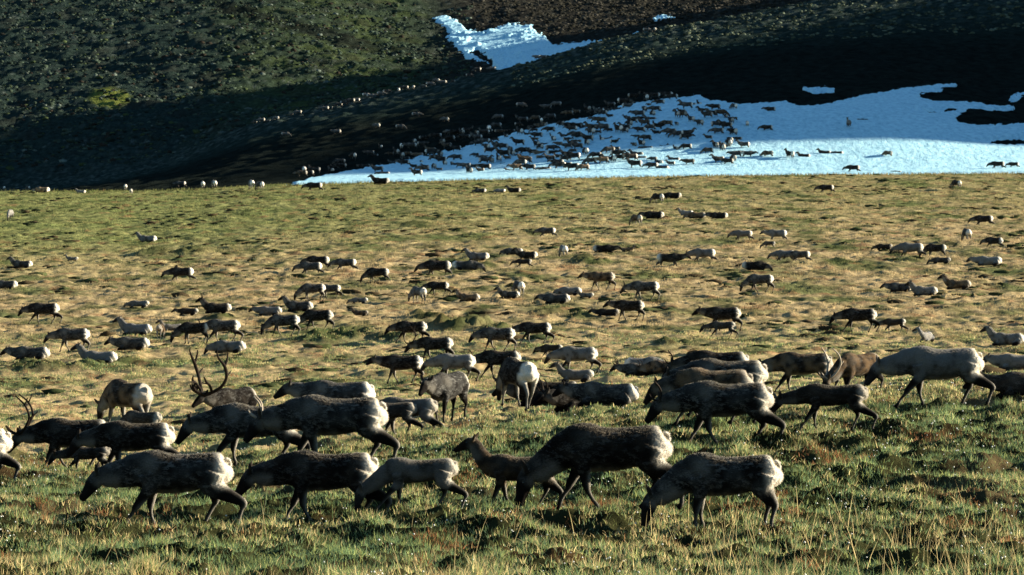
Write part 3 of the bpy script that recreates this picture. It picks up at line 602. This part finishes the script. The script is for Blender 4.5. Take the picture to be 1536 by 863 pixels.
def hill_shrubs():
    n = 42000; d = np.sqrt(RNG.uniform(880**2, 1480**2, n)); x = RNG.uniform(-.168, .02, n)*d; px = CX+F*x/d
    k = .5*fbm(x/22, d/40, 91, 3)+noise(x/5, d/12, 92)*.6; keep = (RNG.uniform(0, 1, n) < np.clip(.30+k, .02, 1)) & (px < 705-(HY-F*zbase(x, d)/d-0)*.0)
    py = HY-F*zbase(x, d)/d; keep &= poly_sd(SNOW_HI, px, py) < -4
    x, d = x[keep], d[keep]; n = len(x); rx = RNG.uniform(.25, .9, n)*RNG.choice([.7, 1, 1, 1.5], n)
    pal = np.array([[.016,.024,.019],[.034,.048,.034],[.026,.022,.017],[.042,.060,.044],[.085,.105,.088],[.040,.055,.024]]); col = pal[RNG.choice(6, n, p=[.34,.22,.14,.14,.06,.10])]
    lumps('heath_shrubs', x, d, rx, rx*RNG.uniform(.35, .8, n), col, 'low heath shrubs and stones speckling the far left hillside', 'shrubs')
    n = 9000; d = RNG.uniform(640, 775, n); x = RNG.uniform(0, .17, n)*d; keep = RNG.uniform(0, 1, n) < np.clip(.3+noise(x/4, d/9, 93), .02, 1); x, d = x[keep], d[keep]; n = len(x); rx = RNG.uniform(.2, .6, n)
    col = np.array([[.03,.038,.026],[.06,.07,.045],[.10,.12,.085]])[RNG.choice(3, n, p=[.4,.35,.25])]
    lumps('heath_shrubs', x, d, rx, rx*RNG.uniform(.4, .9, n), col, 'low shrubs catching the sun along the crest of the right hill', 'shrubs')
    n = 7000; d = np.sqrt(RNG.uniform(1260**2, 1640**2, n)); x = RNG.uniform(-.012, .12, n)*d; rx = RNG.uniform(.4, 1.3, n)
    px = CX+F*x/d; py = HY-F*zbase(x, d)/d; keep = (poly_sd(SNOW_HI, px, py) < -4); x, d, rx = x[keep], d[keep], rx[keep]; n = len(x)
    col = np.array([[.018,.018,.014],[.028,.027,.021],[.045,.043,.036]])[RNG.choice(3, n)]
    lumps('heath_shrubs', x, d, rx, rx*.5, col, 'brown heath clumps on the farthest hill above the gully snow', 'shrubs')
def plain_cushions():
    n = 17000; d = np.sqrt(RNG.uniform(78**2, 424**2, n)); x = RNG.uniform(-.175, .175, n)*d; k = fbm(x/9, d/16, 94, 3)+.4*noise(x/2.5, d/4, 95)
    keep = RNG.uniform(0, 1, n) < np.clip(.12+1.0*k, .0, 1); x, d = x[keep], d[keep]; n = len(x); rx = RNG.uniform(.12, .5, n)*RNG.choice([.6, 1, 1.4], n)
    col = np.array([[.035,.045,.02],[.06,.07,.03],[.06,.045,.025]])[RNG.choice(3, n)]
    lumps('sedge_cushions', x, d, rx, rx*RNG.uniform(.16, .34, n), col*.8, 'low dark sedge cushions streaking the plain', 'sedge')
hill_shrubs(); plain_cushions()
near_grass(); mid_grass(); far_grass(); stalks(); flowers()

# ------------------------------------------------------------------ the herd, nearest animals first
FG = 'caribou walking and grazing in the foreground'
MG = 'caribou spread over the middle of the plain'
PG = 'caribou on the far plain below the snow'
def A(*a, **k): return caribou(*a, **k)
# px, py (feet), pose, size, yaw, coat, antler, young, detail, tone, label, group, seed
ROWS = [
 (268,792,'WL',1.0,0,'mottled',None,0,2,1.0,'mottled dark caribou with pale shoulder patch, nearest on the left, striding',FG,1),
 (492,776,'WP',.98,0,'dark',None,0,2,1.0,'dark caribou with pale rump, head hidden behind the nearest left caribou',FG,2),
 (628,776,'GP',.76,2,'pale','spike*',1,2,1.15,'slender grey calf nosing the grass between the two biggest front caribou',FG,3),
 (782,762,'UW',.80,0,'brown',None,1,2,.9,'alert calf with raised head behind the big dark caribou',FG,4),
 (918,772,'GB',1.16,4,'dark',None,0,2,.85,'biggest, blackest caribou with white rump, head down in front centre',FG,5),
 (1092,800,'GR',1.0,0,'mottled','spike',0,2,1.0,'nearest caribou on the right, head low, mottled grey shoulders and dark back',FG,6),
 (1092,668,'WP',1.08,0,'mottled','fork',0,2,.85,'large dark caribou with small upright antlers in front of the right hand cluster',FG,7),
 (1250,654,'WL',.86,0,'dark',None,1,2,.9,'young dark caribou with white rump walking behind the forked antler caribou',FG,8),
 (1412,614,'WL',1.12,0,'pale',None,0,2,1.0,'palest large grey caribou striding with hind leg stretched, at the right',FG,9),
 (1206,592,'WL',.88,0,'brown','spike',0,1,1.0,'brown caribou walking behind the young dark one on the right',FG,10),
 (1287,592,'GS',.86,40,'brown','mid*',0,1,.9,'brown caribou with thin pale antlers lowered toward the camera',FG,11),
 (1092,628,'WL',1.05,0,'mottled',None,0,2,.95,'pale flanked caribou with white rump, second back in the right cluster',FG,12),
 (1072,646,'WL',.98,0,'brown',None,0,2,1.0,'caribou with brown back squeezed in the middle of the right cluster',FG,13),
 (1078,600,'WL',.95,0,'dark','fork',0,1,.8,'dark antlered caribou hindmost in the right hand cluster',FG,14),
 (1528,560,'LM',1.1,0,'pale',None,0,1,1.0,'pale caribou cut off by the right edge beside the palest caribou',FG,15),
 (1548,607,'LM',1.0,0,'grey',None,1,1,.7,'dark grey calf lying low at the right edge',FG,16),
 (112,706,'WS',1.05,0,'dark','mid',0,2,.9,'dark caribou with tall branching antlers, head down at the left edge',FG,17),
 (205,712,'WP',1.05,0,'dark',None,0,2,1.0,'dark caribou with white rump behind the nearest left caribou',FG,18),
 (505,703,'WP',1.22,0,'mottled','fork*',0,2,.95,'large grey caribou with pale velvet antlers in the middle left group',FG,19),
 (385,700,'WL',1.15,0,'mottled','spike',0,2,1.0,'grey caribou with short spikes, head level, leading the middle left group',FG,20),
 (510,650,'MS',1.12,0,'mottled',None,0,1,1.1,'mottled caribou almost hidden behind the middle left group',FG,21),
 (192,652,'GS',1.28,-48,'brown',None,0,1,1.0,'brown caribou seen from behind its shoulder, left of the great antlers',FG,22),
 (214,664,'GR',.75,-20,'grey',None,1,1,.9,'grey calf pressed against the brown caribou',FG,23),
 (-44,724,'WL',1.05,0,'pale',None,0,2,1.1,'white rump of a caribou leaving at the left edge',FG,24),
 (132,708,'WL',.62,0,'grey','spike',1,2,.7,'small calf under the belly of the dark left caribou',FG,25),
 (586,662,'WL',.74,0,'grey',None,1,2,.85,'calf with white tail directly behind the large grey caribou',FG,26),
 (612,658,'WP',.86,-12,'pale',None,1,2,1.0,'taller pale calf trailing the middle left group',FG,27),
 (352,622,'LM',1.3,58,'dark','big',0,1,.6,'resting dark bull with the great branching antlers',FG,28),
 (672,635,'MS',1.1,66,'grey','spike',0,1,.75,'caribou half facing the camera alone in the straw grass',FG,29),
 (777,618,'GS',1.16,-66,'dark',None,0,1,1.0,'mottled caribou turned away showing its white blotched rump',FG,30),
 (826,612,'LM',1.1,0,'dark','spike',0,1,.6,'dark caribou resting behind the one turned away',FG,31),
 (872,619,'LM',1.0,45,'dark','fork',0,1,.7,'antlered dark caribou lying with its head toward the camera',FG,32),
 (912,617,'LM',.95,-8,'mottled',None,0,1,.9,'long grey caribou lying just right of the antlered resting one',FG,33),
 (605,580,'MD',1.02,0,'dark',None,0,1,1.0,'dark caribou with level head above the pale calf',MG,34),
 (684,580,'WL',1.0,0,'pale',None,0,1,1.1,'pale grey caribou standing behind the half facing one',MG,35),
 (752,568,'WL',1.05,0,'dark','fork',0,1,.7,'black caribou with thin forked antlers, head down',MG,36),
 (868,564,'WL',1.02,0,'pale',None,0,1,1.0,'pale grey caribou with white rump right of the black head down one',MG,37),
 (866,576,'LU',.85,0,'pale',None,1,1,1.2,'white bodied calf lying below the pale grey caribou',MG,38),
 (654,542,'WS',1.0,0,'dark','mid',0,1,.9,'dark caribou grazing with antlers touching the grass',MG,39),
 (618,516,'WL',.95,0,'dark',None,0,1,.8,'dark caribou walking beside the shaded bank',MG,40),
 (748,528,'WS',1.0,0,'mottled',None,0,1,1.0,'mottled caribou striding beside the dark hollow',MG,41),
 (804,520,'WL',.95,0,'dark',None,0,1,.9,'dark caribou following the mottled one beside the hollow',MG,42),
 (828,538,'WL',.62,0,'dark',None,1,1,1.0,'small calf trotting under the dark follower',MG,43),
 (1086,500,'MD',1.1,0,'dark','spike',0,1,.7,'dark caribou with raised head and stretched hind leg, calf at its side',MG,44),
 (1084,511,'WL',.8,0,'grey',None,1,1,.8,'grey calf in front of the dark caribou with stretched hind leg',MG,45),
 (1290,502,'WL',1.08,0,'dark',None,0,1,.8,'dark caribou grazing with a calf close behind, right side',MG,46),
 (1342,502,'WL',.72,0,'dark',None,1,1,1.1,'dark calf following its mother on the right side',MG,47),
 (1390,514,'LB',.85,70,'pale',None,0,1,1.3,'white caribou sitting with its back turned, right side',MG,48),
 (1512,520,'LU',1.0,0,'pale',None,0,1,1.0,'resting caribou with upright dark head near the right edge',MG,49),
 (964,558,'LL',1.0,180,'pale',None,0,1,1.0,'pale caribou lying down left of the right hand cluster',MG,50),
 (962,568,'LM',.9,0,'grey','fork',0,1,.8,'antlered caribou resting in front of the pale lying one',MG,51),
 (998,568,'LL',.9,0,'brown',None,0,1,1.0,'brown caribou curled beside the antlered resting one',MG,52),
 (292,518,'GR',.95,0,'dark',None,0,1,.8,'blackish caribou, head down, paired with a mottled one at left',MG,53),
 (336,518,'WL',1.02,0,'mottled',None,0,1,1.0,'mottled caribou paired with the blackish one at left',MG,54),
 (110,530,'WS',1.0,0,'grey',None,0,1,1.1,'grey caribou stretching its head low at far left',MG,55),
 (48,542,'LM',1.05,0,'grey',None,0,1,.9,'grey caribou lying at the left below the stretching one',MG,56),
 (150,549,'LU',1.0,0,'pale',None,0,1,1.0,'pale resting caribou with dark head by the left hummocks',MG,57),
 (345,534,'LL',.95,0,'pale',None,0,1,.9,'flat lying pale caribou under the mottled pair',MG,58),
 (200,528,'LM',1.0,0,'grey',None,0,1,1.0,'grey caribou lying in front of the small brown calf',MG,59),
 (206,504,'LU',1.0,-10,'pale',None,0,1,1.0,'pale headed caribou resting left of the small brown calf',MG,60),
 (241,512,'GR',.75,-95,'brown',None,1,1,1.0,'small brown calf seen from behind',MG,61),
 (259,497,'LU',.7,20,'pale',None,1,1,1.2,'pale calf peering up right of the brown calf',MG,62),
 (327,479,'LU',.95,10,'dark','fork',0,1,.8,'dark antlered caribou lying above the mottled pair',MG,63),
 (283,475,'LM',.7,0,'dark',None,1,1,.9,'calf with only its dark head showing over the grass',MG,64),
 (67,489,'WL',1.02,0,'dark',None,0,1,.9,'lone dark caribou with white rump at the far left',MG,65),
 (209,463,'LL',.75,0,'pale',None,1,1,1.2,'tiny pale calf flat in the grass above the left group',MG,66),
 (427,506,'GS',.98,0,'mottled',None,0,1,.9,'mottled caribou grazing beside a black one left of centre',MG,67),
 (478,497,'GS',.98,0,'dark',None,0,1,.7,'black caribou with white rump beside the mottled grazer',MG,68),
 (405,476,'LM',.85,0,'pale',None,0,1,.8,'bluish grey caribou lying left of centre',MG,69),
 (450,470,'LU',.95,0,'grey',None,0,1,.9,'grey caribou lying with its head up beside the bluish one',MG,70),
 (470,455,'GR',.92,5,'mottled',None,0,1,1.0,'grey caribou with steeply lowered head and bright rump left of centre',MG,71),
 (496,449,'WL',.78,0,'grey',None,0,1,.9,'smaller caribou half behind the steeply grazing one',MG,72),
 (540,458,'LL',.6,0,'pale',None,1,1,1.3,'pale calf asleep in the straw grass at centre left',MG,73),
 (541,474,'LU',.55,0,'brown',None,1,1,1.0,'calf head showing just below the sleeping calf',MG,74),
 (704,455,'LU',.8,0,'brown',None,0,1,1.2,'brownish caribou resting with raised head above the dark hollow',MG,75),
 (628,456,'GR',.88,-55,'pale',None,0,1,.8,'short grey caribou seen from behind beside a darker one',MG,76),
 (658,446,'WL',.80,0,'dark',None,0,1,.8,'small dark caribou beside the grey one seen from behind',MG,77),
 (778,448,'GR',.88,-70,'grey',None,0,1,1.1,'round grey rumped caribou grazing away from the camera in the centre',MG,78),
 (765,450,'LU',.75,0,'grey',None,0,1,.9,'calf lying at the feet of the round rumped caribou',MG,79),
 (836,457,'LM',.95,0,'grey',None,0,1,.9,'caribou lying stretched with dark head in the centre right',MG,80),
 (856,445,'LL',.85,0,'pale',None,0,1,1.0,'grey caribou dozing behind the stretched one',MG,81),
 (880,450,'LU',.55,0,'pale',None,1,1,1.3,'white calf lying right of the two dozing caribou',MG,82),
 (903,440,'MD',1.02,0,'brown',None,0,1,.9,'caribou with brownish rump walking centre right',MG,83),
 (968,452,'WS',1.05,0,'mottled',None,0,1,1.1,'silvery caribou walking just right of the brown rumped one',MG,84),
 (945,484,'MD',.98,0,'dark',None,0,1,.8,'dark caribou with long low neck right of centre',MG,85),
 (912,476,'LM',.8,0,'dark',None,1,1,.7,'dark calf lying at the nose of the long necked caribou',MG,86),
 (1141,443,'GS',1.0,0,'grey',None,0,1,1.0,'grey caribou grazing alone right of centre',MG,87),
 (1352,441,'LM',.9,0,'grey',None,0,1,1.1,'first of two caribou lying nose to tail on the right',PG,88),
 (1388,444,'LU',.95,5,'pale',None,0,1,.9,'second of two caribou lying nose to tail on the right',PG,89),
 (1438,436,'LU',.98,0,'brown',None,0,1,1.0,'brown and white caribou lying near the nose to tail pair',PG,90),
 (222,364,'LU',.95,0,'pale',None,0,0,1.0,'lone caribou lying high on the left of the plain',PG,91),
 (273,428,'WL',.98,0,'dark',None,0,0,1.0,'lone dark caribou grazing in the upper left plain',PG,92),
 (109,393,'LU',.55,0,'pale',None,1,0,1.3,'pale speck of a calf lying at upper left',PG,93),
 (34,405,'LU',.9,0,'grey',None,0,0,.9,'caribou lying at the left edge halfway up the plain',PG,94),
 (10,436,'LM',.9,0,'grey',None,0,0,.9,'caribou lying cut off by the left edge',PG,95),
 (15,333,'GR',1.0,88,'pale',None,0,0,1.2,'white fronted caribou facing the camera at the upper left edge',PG,96),
 (478,408,'WL',.95,0,'dark',None,0,0,.8,'darker of two overlapping caribou left of centre',PG,97),
 (467,419,'WL',.92,0,'grey',None,0,0,1.0,'greyer of two overlapping caribou left of centre',PG,98),
 (519,412,'WL',.9,0,'mottled',None,0,0,1.0,'mottled caribou right of the overlapping pair',PG,99),
 (567,427,'GS',.92,0,'dark',None,0,0,.7,'black caribou grazing with arched back left of centre',PG,100),
 (657,419,'WS',1.12,0,'dark',None,0,0,.7,'blackish caribou striding across the centre of the plain',PG,101),
 (697,408,'LL',1.1,180,'grey',None,0,0,1.0,'grey caribou lying at the heels of the blackish strider',PG,102),
 (718,393,'LU',.98,0,'pale',None,0,0,.9,'caribou with upright head lying above the blackish strider',PG,103),
 (786,406,'WL',.70,0,'dark',None,1,0,.8,'small dark calf with white tail near the centre',PG,104),
 (771,384,'LL',.85,0,'grey',None,0,0,.8,'left one of the two caribou bedded down at centre',PG,105),
 (792,390,'LU',.9,0,'dark',None,0,0,.9,'right one of the two caribou bedded down at centre',PG,106),
 (821,360,'WL',.85,0,'grey',None,0,0,1.0,'grey caribou grazing above a pale upright one',PG,107),
 (845,388,'GR',.88,-75,'pale',None,0,0,1.1,'pale narrow caribou seen from behind near the centre',PG,108),
 (905,381,'LM',1.0,180,'dark',None,0,0,.7,'dark caribou lying and looking right in the centre',PG,109),
 (940,379,'LU',.6,180,'brown',None,1,0,1.3,'tan calf lying right of the dark resting one',PG,110),
 (1003,410,'MD',1.05,180,'dark','fork',0,0,.9,'dark caribou facing right with its head up',PG,111),
 (1056,400,'WL',1.02,0,'pale',None,0,0,.9,'pale grey caribou with white rump right of the right facing one',PG,112),
 (1130,408,'LL',1.0,180,'dark',None,0,0,.7,'dark caribou lying flat with head to the right',PG,113),
 (1115,368,'WL',.9,0,'pale',None,0,0,.8,'bluish caribou walking toward the white headed one',PG,114),
 (1166,366,'MD',.95,0,'pale',None,0,0,1.1,'white headed caribou with a calf at its front',PG,115),
 (1154,376,'GR',.6,-20,'grey',None,1,0,.9,'calf standing before the white headed caribou',PG,116),
 (1178,398,'WL',.9,0,'pale',None,0,0,.9,'left one of a pale overlapping pair right of centre',PG,117),
 (1201,399,'WL',.85,0,'grey',None,0,0,1.1,'right one of a pale overlapping pair right of centre',PG,118),
 (1367,392,'WL',1.1,0,'pale',None,0,0,.8,'long bluish caribou with a black one at its tail',PG,119),
 (1404,391,'GR',.95,-10,'dark',None,0,0,.7,'black caribou at the tail of the long bluish one',PG,120),
 (1413,396,'LL',.8,0,'grey',None,1,0,.9,'grey calf lying under the black caribou on the right',PG,121),
 (1327,378,'LL',.75,0,'dark',None,1,0,.8,'dark calf lying ahead of the long bluish caribou',PG,122),
 (1450,364,'GR',1.0,-80,'grey',None,0,0,.9,'grey caribou seen from behind in the upper right plain',PG,123),
 (1476,343,'WL',.98,0,'dark',None,0,0,1.0,'dark caribou walking above the one seen from behind at upper right',PG,124),
 (1492,377,'WL',.85,-30,'dark',None,0,0,.9,'dark caribou with bright rump above the pale lying one at right',PG,125),
 (1484,401,'LM',1.1,0,'pale',None,0,0,1.1,'pale caribou lying near the right edge',PG,126),
 (987,309,'GR',1.0,-50,'dark',None,0,0,.9,'stout dark caribou high on the plain, right of centre',PG,127),
 (1010,299,'LL',1.1,0,'dark',None,0,0,.6,'black caribou lying beside the stout dark one',PG,128),
 (955,343,'GR',.95,-60,'brown',None,0,0,1.0,'brownish short looking caribou left of a lying row',PG,129),
 (982,331,'LM',1.1,0,'dark',None,0,0,.7,'leftmost of the row lying high on the plain',PG,130),
 (1030,326,'LU',.8,0,'pale',None,0,0,1.3,'white headed caribou second in the row lying high on the plain',PG,131),
 (1046,329,'LL',1.0,0,'brown',None,0,0,1.1,'brown caribou third in the row lying high on the plain',PG,132),
 (1079,329,'LM',1.0,0,'dark',None,0,0,.9,'rightmost of the row lying high on the plain',PG,133),
 (1240,293,'WL',.98,0,'dark',None,0,0,.8,'dark caribou alone just below the snow at right',PG,134),
 (1435,286,'GR',.95,-60,'dark',None,0,0,1.1,'short looking dark caribou below the snow near the right edge',PG,135),
 (472,291,'WL',1.12,0,'dark',None,0,0,.8,'dark caribou walking on the brow below the left end of the snow',PG,136),
 (572,277,'LU',1.3,0,'dark',None,0,0,.6,'black caribou resting on the brow against the snow',PG,137),
 (751,290,'LL',.7,0,'pale',None,0,0,1.4,'white caribou lying on the brow below the packed herd',PG,138),
 (772,290,'LU',.9,0,'dark',None,0,0,.8,'dark headed caribou lying next to the white one on the brow',PG,139),
 (721,291,'LL',.8,0,'grey',None,0,0,1.0,'dull grey caribou lying left of the white one on the brow',PG,140),
 (6,287,'GR',1.0,-70,'pale',None,0,0,1.4,'pale rump at the left edge on the brow',PG,141),
 (42,287,'GR',.9,-50,'grey',None,0,0,1.0,'greyish caribou between the pale rump and the tan lying one',PG,142),
 (64,290,'LL',1.1,0,'brown',None,0,0,2.2,'tan caribou lying on the brow at the left',PG,143),
 (122,291,'LU',.7,0,'pale',None,0,0,1.2,'small pale caribou bedded on the brow near the tan one',PG,144),
 (188,289,'GR',.8,-80,'pale',None,0,0,1.1,'pale caribou on the left brow standing above a smaller one',PG,145),
 (197,294,'GR',.75,-90,'pale',None,1,0,1.2,'smaller pale calf standing on the left brow',PG,146),
 (271,284,'WL',.95,0,'grey',None,0,0,1.0,'grey caribou on the brow left of the snow tail',PG,147),
 (304,285,'GR',.95,-80,'pale',None,0,0,1.1,'first of two pale rumps on the brow left of the snow tail',PG,148),
 (321,286,'GR',1.0,-70,'pale',None,0,0,1.1,'second of two pale rumps on the brow left of the snow tail',PG,149),
 (377,287,'GR',1.15,-75,'pale',None,0,0,1.2,'bright pale rump at the left tip of the snow',PG,150),
 (390,287,'GR',1.05,-60,'grey',None,0,0,1.2,'grey rump touching the bright one at the left tip of the snow',PG,151),
 (456,263,'GR',1.15,-80,'pale',None,0,0,1.3,'white rumped caribou above the left tip of the snow',PG,152),
]
for k, r in enumerate(ROWS):
    px, py, pose, size, yaw, coat, ant, yg, near, tone, lab, grp, sd_ = r
    nr = near if near else (1 if size/pix(px, py)[1]*F > 20 else 0)
    if not ant and not yg and near and k > 50 and k % 5 in (1, 3): ant = ('spike', 'fork')[k % 2]
    if near == 2: seed = sd_
    else: seed = 100+(k*7) % 3
    # coats of the far copies come from a few shared bodies
    caribou(px, py, pose, size, yaw, coat, ant, bool(yg), near, tone, lab, grp, seed)

# the packed herd on the snow: explicit singles, then the crowd
SG = 'caribou packed together on the snow'
SINGLE = [
 (1273,197,'UP',1.15,75,'pale',1.2,'white chested caribou standing alone on the blue snow'), (1291,184,'LM',.8,180,'dark',.6,'black calf lying on the blue snow behind the lone standing caribou'),
 (1332,238,'GR',.9,-40,'brown',1.1,'caribou alone in the white snow at right'), (1280,262,'WL',1.05,0,'dark',.7,'dark caribou walking on the snow edge at right'),
 (1346,262,'LM',.7,0,'dark',.8,'small dark calf on the snow edge right of the walking one'), (1497,257,'WL',1.1,0,'dark',.6,'larger dark caribou of the pair on snow at the right edge'),
 (1521,255,'WL',.85,0,'dark',.9,'smaller dark caribou of the pair on snow at the right edge'), (1156,170,'MD',.95,0,'dark',.9,'upper dark caribou with white rump on the blue snow'),
 (1151,199,'WS',1.0,0,'dark',.9,'lower dark caribou with white rump on the blue snow'), (1121,193,'GR',.9,-90,'brown',1.7,'tan caribou seen from behind on the blue snow'),
 (1101,168,'GR',1.0,-60,'grey',1.2,'grey caribou at the upper right corner of the packed herd'), (1185,242,'UP',1.1,-60,'dark',.9,'caribou with upright head heading the right end of the herd line'),
 (1207,239,'LU',1.0,0,'dark',.9,'dark caribou second from the right end of the herd line'), (1238,235,'LU',1.0,0,'dark',1.0,'dark caribou near the right end of the herd line'),
 (1257,234,'LM',.9,0,'dark',1.0,'last caribou at the right end of the herd line'), (1152,240,'GS',1.0,-20,'brown',1.0,'brown caribou in the herd line left of the upright one'),
 (733,197,'GR',1.15,-80,'pale',1.7,'bright white rump standing out at the upper left of the packed herd'), (812,188,'GR',.8,-85,'pale',1.7,'small bright rump at the top of the packed herd'),
 (602,225,'GR',1.0,-85,'pale',1.5,'bright rump at the left end of the packed herd')]
for k, (px, py, pose, size, yaw, coat, tone, lab) in enumerate(SINGLE):
    caribou(px, py, pose, size, yaw, coat, None, False, 0, tone, lab, SG, 100+k % 3)
HERD = [(425,276),(465,258),(560,228),(640,208),(700,200),(780,185),(850,172),(905,165),(950,148),(1010,140),(1050,150),(1080,170),(1110,180),(1115,205),(1130,232),(1120,250),(1060,256),(960,262),(860,266),(760,260),(700,270),(600,268),(520,274)]
rr = random.Random(5); pts = []
def spaced(q, m): return all(abs(q[0]-p[0])/m[0]+abs(q[1]-p[1])/m[1] > 1 for p in pts)
tries = 0
while len(pts) < 285 and tries < 20000:
    tries += 1; q = (rr.uniform(400, 1140), rr.uniform(140, 282))
    if poly_sd(HERD, np.array([q[0]]), np.array([q[1]]))[0] < 0: continue
    if q[1] > 262-(q[0]-800)*.02 and rr.random() < .9: continue
    if rr.random() > .6+.4*(1-abs(q[0]-730)/450): continue
    if spaced(q, (9.5, 6)): pts.append(q)
CK = ['dark','dark','grey','mottled','dark','brown']; TK = {'dark':'dark','grey':'grey','mottled':'mottled','brown':'brown','pale':'pale'}
def crowd_pose():
    return rr.choice(['WL','GS','MD','LU','LM','UP','UW','WS','UP','MS','MD'])
pts.sort(key=lambda q: -q[1])
EXTRA = []
for k, (px, py) in enumerate(pts):
    if k % 3 and len(EXTRA) < 185: EXTRA.append((px, py)); continue
    pose = crowd_pose(); coat = rr.choice(CK); yaw = rr.choice([0, 0, 0, -15, 20, -60, -75, 180, 12]); yg = rr.random() < .25
    lying = POSE[pose][2]
    lab = ('%s %s %s in the packed herd on the snow' % (TK[coat], 'caribou calf' if yg else 'caribou', 'lying down' if lying else ('with lowered head' if POSE[pose][0] in ('low','graze') else 'with raised head')))
    caribou(px, py, pose, rr.uniform(.62, .75) if yg else rr.uniform(1.0, 1.2), yaw, coat, None, yg, 0, rr.uniform(.5, 1.15), lab, SG, 100+rr.randrange(3), parts=False)
# the rest of the crowd, past three hundred animals, as one mass
def crowd_mass(P):
    VV, FF, CC = [], [], []; off = 0
    for px, py in P:
        neck, stance, lying, yn = POSE[crowd_pose()]; me, _ = body((neck, stance, rr.choice(CK), False, lying, yn, 100+rr.randrange(3)), 0)
        n = len(me.vertices); co = np.zeros(n*3, np.float32); me.vertices.foreach_get('co', co); co = co.reshape(-1, 3)
        c = np.zeros(n*4, np.float32); me.color_attributes['coat'].data.foreach_get('color', c); c = c.reshape(-1, 4)[:, :3]*rr.uniform(.5, 1.1)
        q = np.array([p.vertices[:] for p in me.polygons if len(p.vertices) == 4])
        yw = math.radians(rr.choice([0, 0, -15, 20, -60, -75, 180])); sz = rr.choice([.7, .95, 1.0, 1.05]); x, d = pix(px, py); z = float(zfull(x, d))
        R_ = np.array([[math.cos(yw), -math.sin(yw), 0], [math.sin(yw), math.cos(yw), 0], [0, 0, 1]])
        VV.append((co*sz)@R_.T+[x, d, z]); FF.append(q+off); CC.append(c); off += n
    me = fast_mesh('caribou_crowd', np.concatenate(VV), np.concatenate(FF)); vcol(me, 'coat', np.clip(np.concatenate(CC), 0, 1)); me.materials.append(M_fur)
    o = bpy.data.objects.new('caribou_crowd', me); C.objects.link(o); tag(o, 'remaining small caribou of the dense crowd on the snow', 'caribou crowd', kind='stuff')
crowd_mass(EXTRA)
# those on the dark slope above the snow and in file along the ridge
RG = 'caribou filing along the dark ridge'
ridge = [(382,190),(392,187),(402,185),(414,181),(437,176),(447,174),(487,169),(498,166),(508,163),(516,162),(526,160),(534,157),(549,150),(556,150),(571,146),(580,144),(598,141),(607,140),(620,138),(637,134),(645,131),(655,128),(664,127),(680,124),(704,118),(716,115),(738,109),(751,105),(806,93),(815,92),(970,50),(982,48)]
for k, (px, py) in enumerate(ridge):
    x, d = pix(px, py+1.5)
    big = k in (12, 16, 27); calf = rr.random() < .2
    lab = 'bright pale caribou standing out in the file along the dark ridge' if big else ('small calf in the file along the dark ridge' if calf else 'small distant caribou in the file along the dark ridge')
    caribou(px, py, rr.choice(['WL','WL','GS','MD','GR']), (.65 if calf else 1.0)*rr.uniform(.95, 1.15), rr.choice([0, 0, -40, -80, 180]), 'pale' if big or rr.random() < .5 else 'grey', None, calf, 0, 1.25 if big else .75, lab, RG, 100+k % 3, parts=False)
DG_ = 'caribou on the shaded slope above the snow'
for px, py in [(624,178),(668,190),(673,203),(684,206),(748,180),(781,166),(820,166),(835,163),(565,197),(600,196),(505,204),(428,206)]:
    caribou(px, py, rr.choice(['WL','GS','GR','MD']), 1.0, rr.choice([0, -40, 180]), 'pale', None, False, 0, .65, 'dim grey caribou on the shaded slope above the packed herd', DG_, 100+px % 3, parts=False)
x0 = [o for o in sc.objects if o.name.startswith('caribou') and o.parent is None]
print('CARIBOU', len(x0))
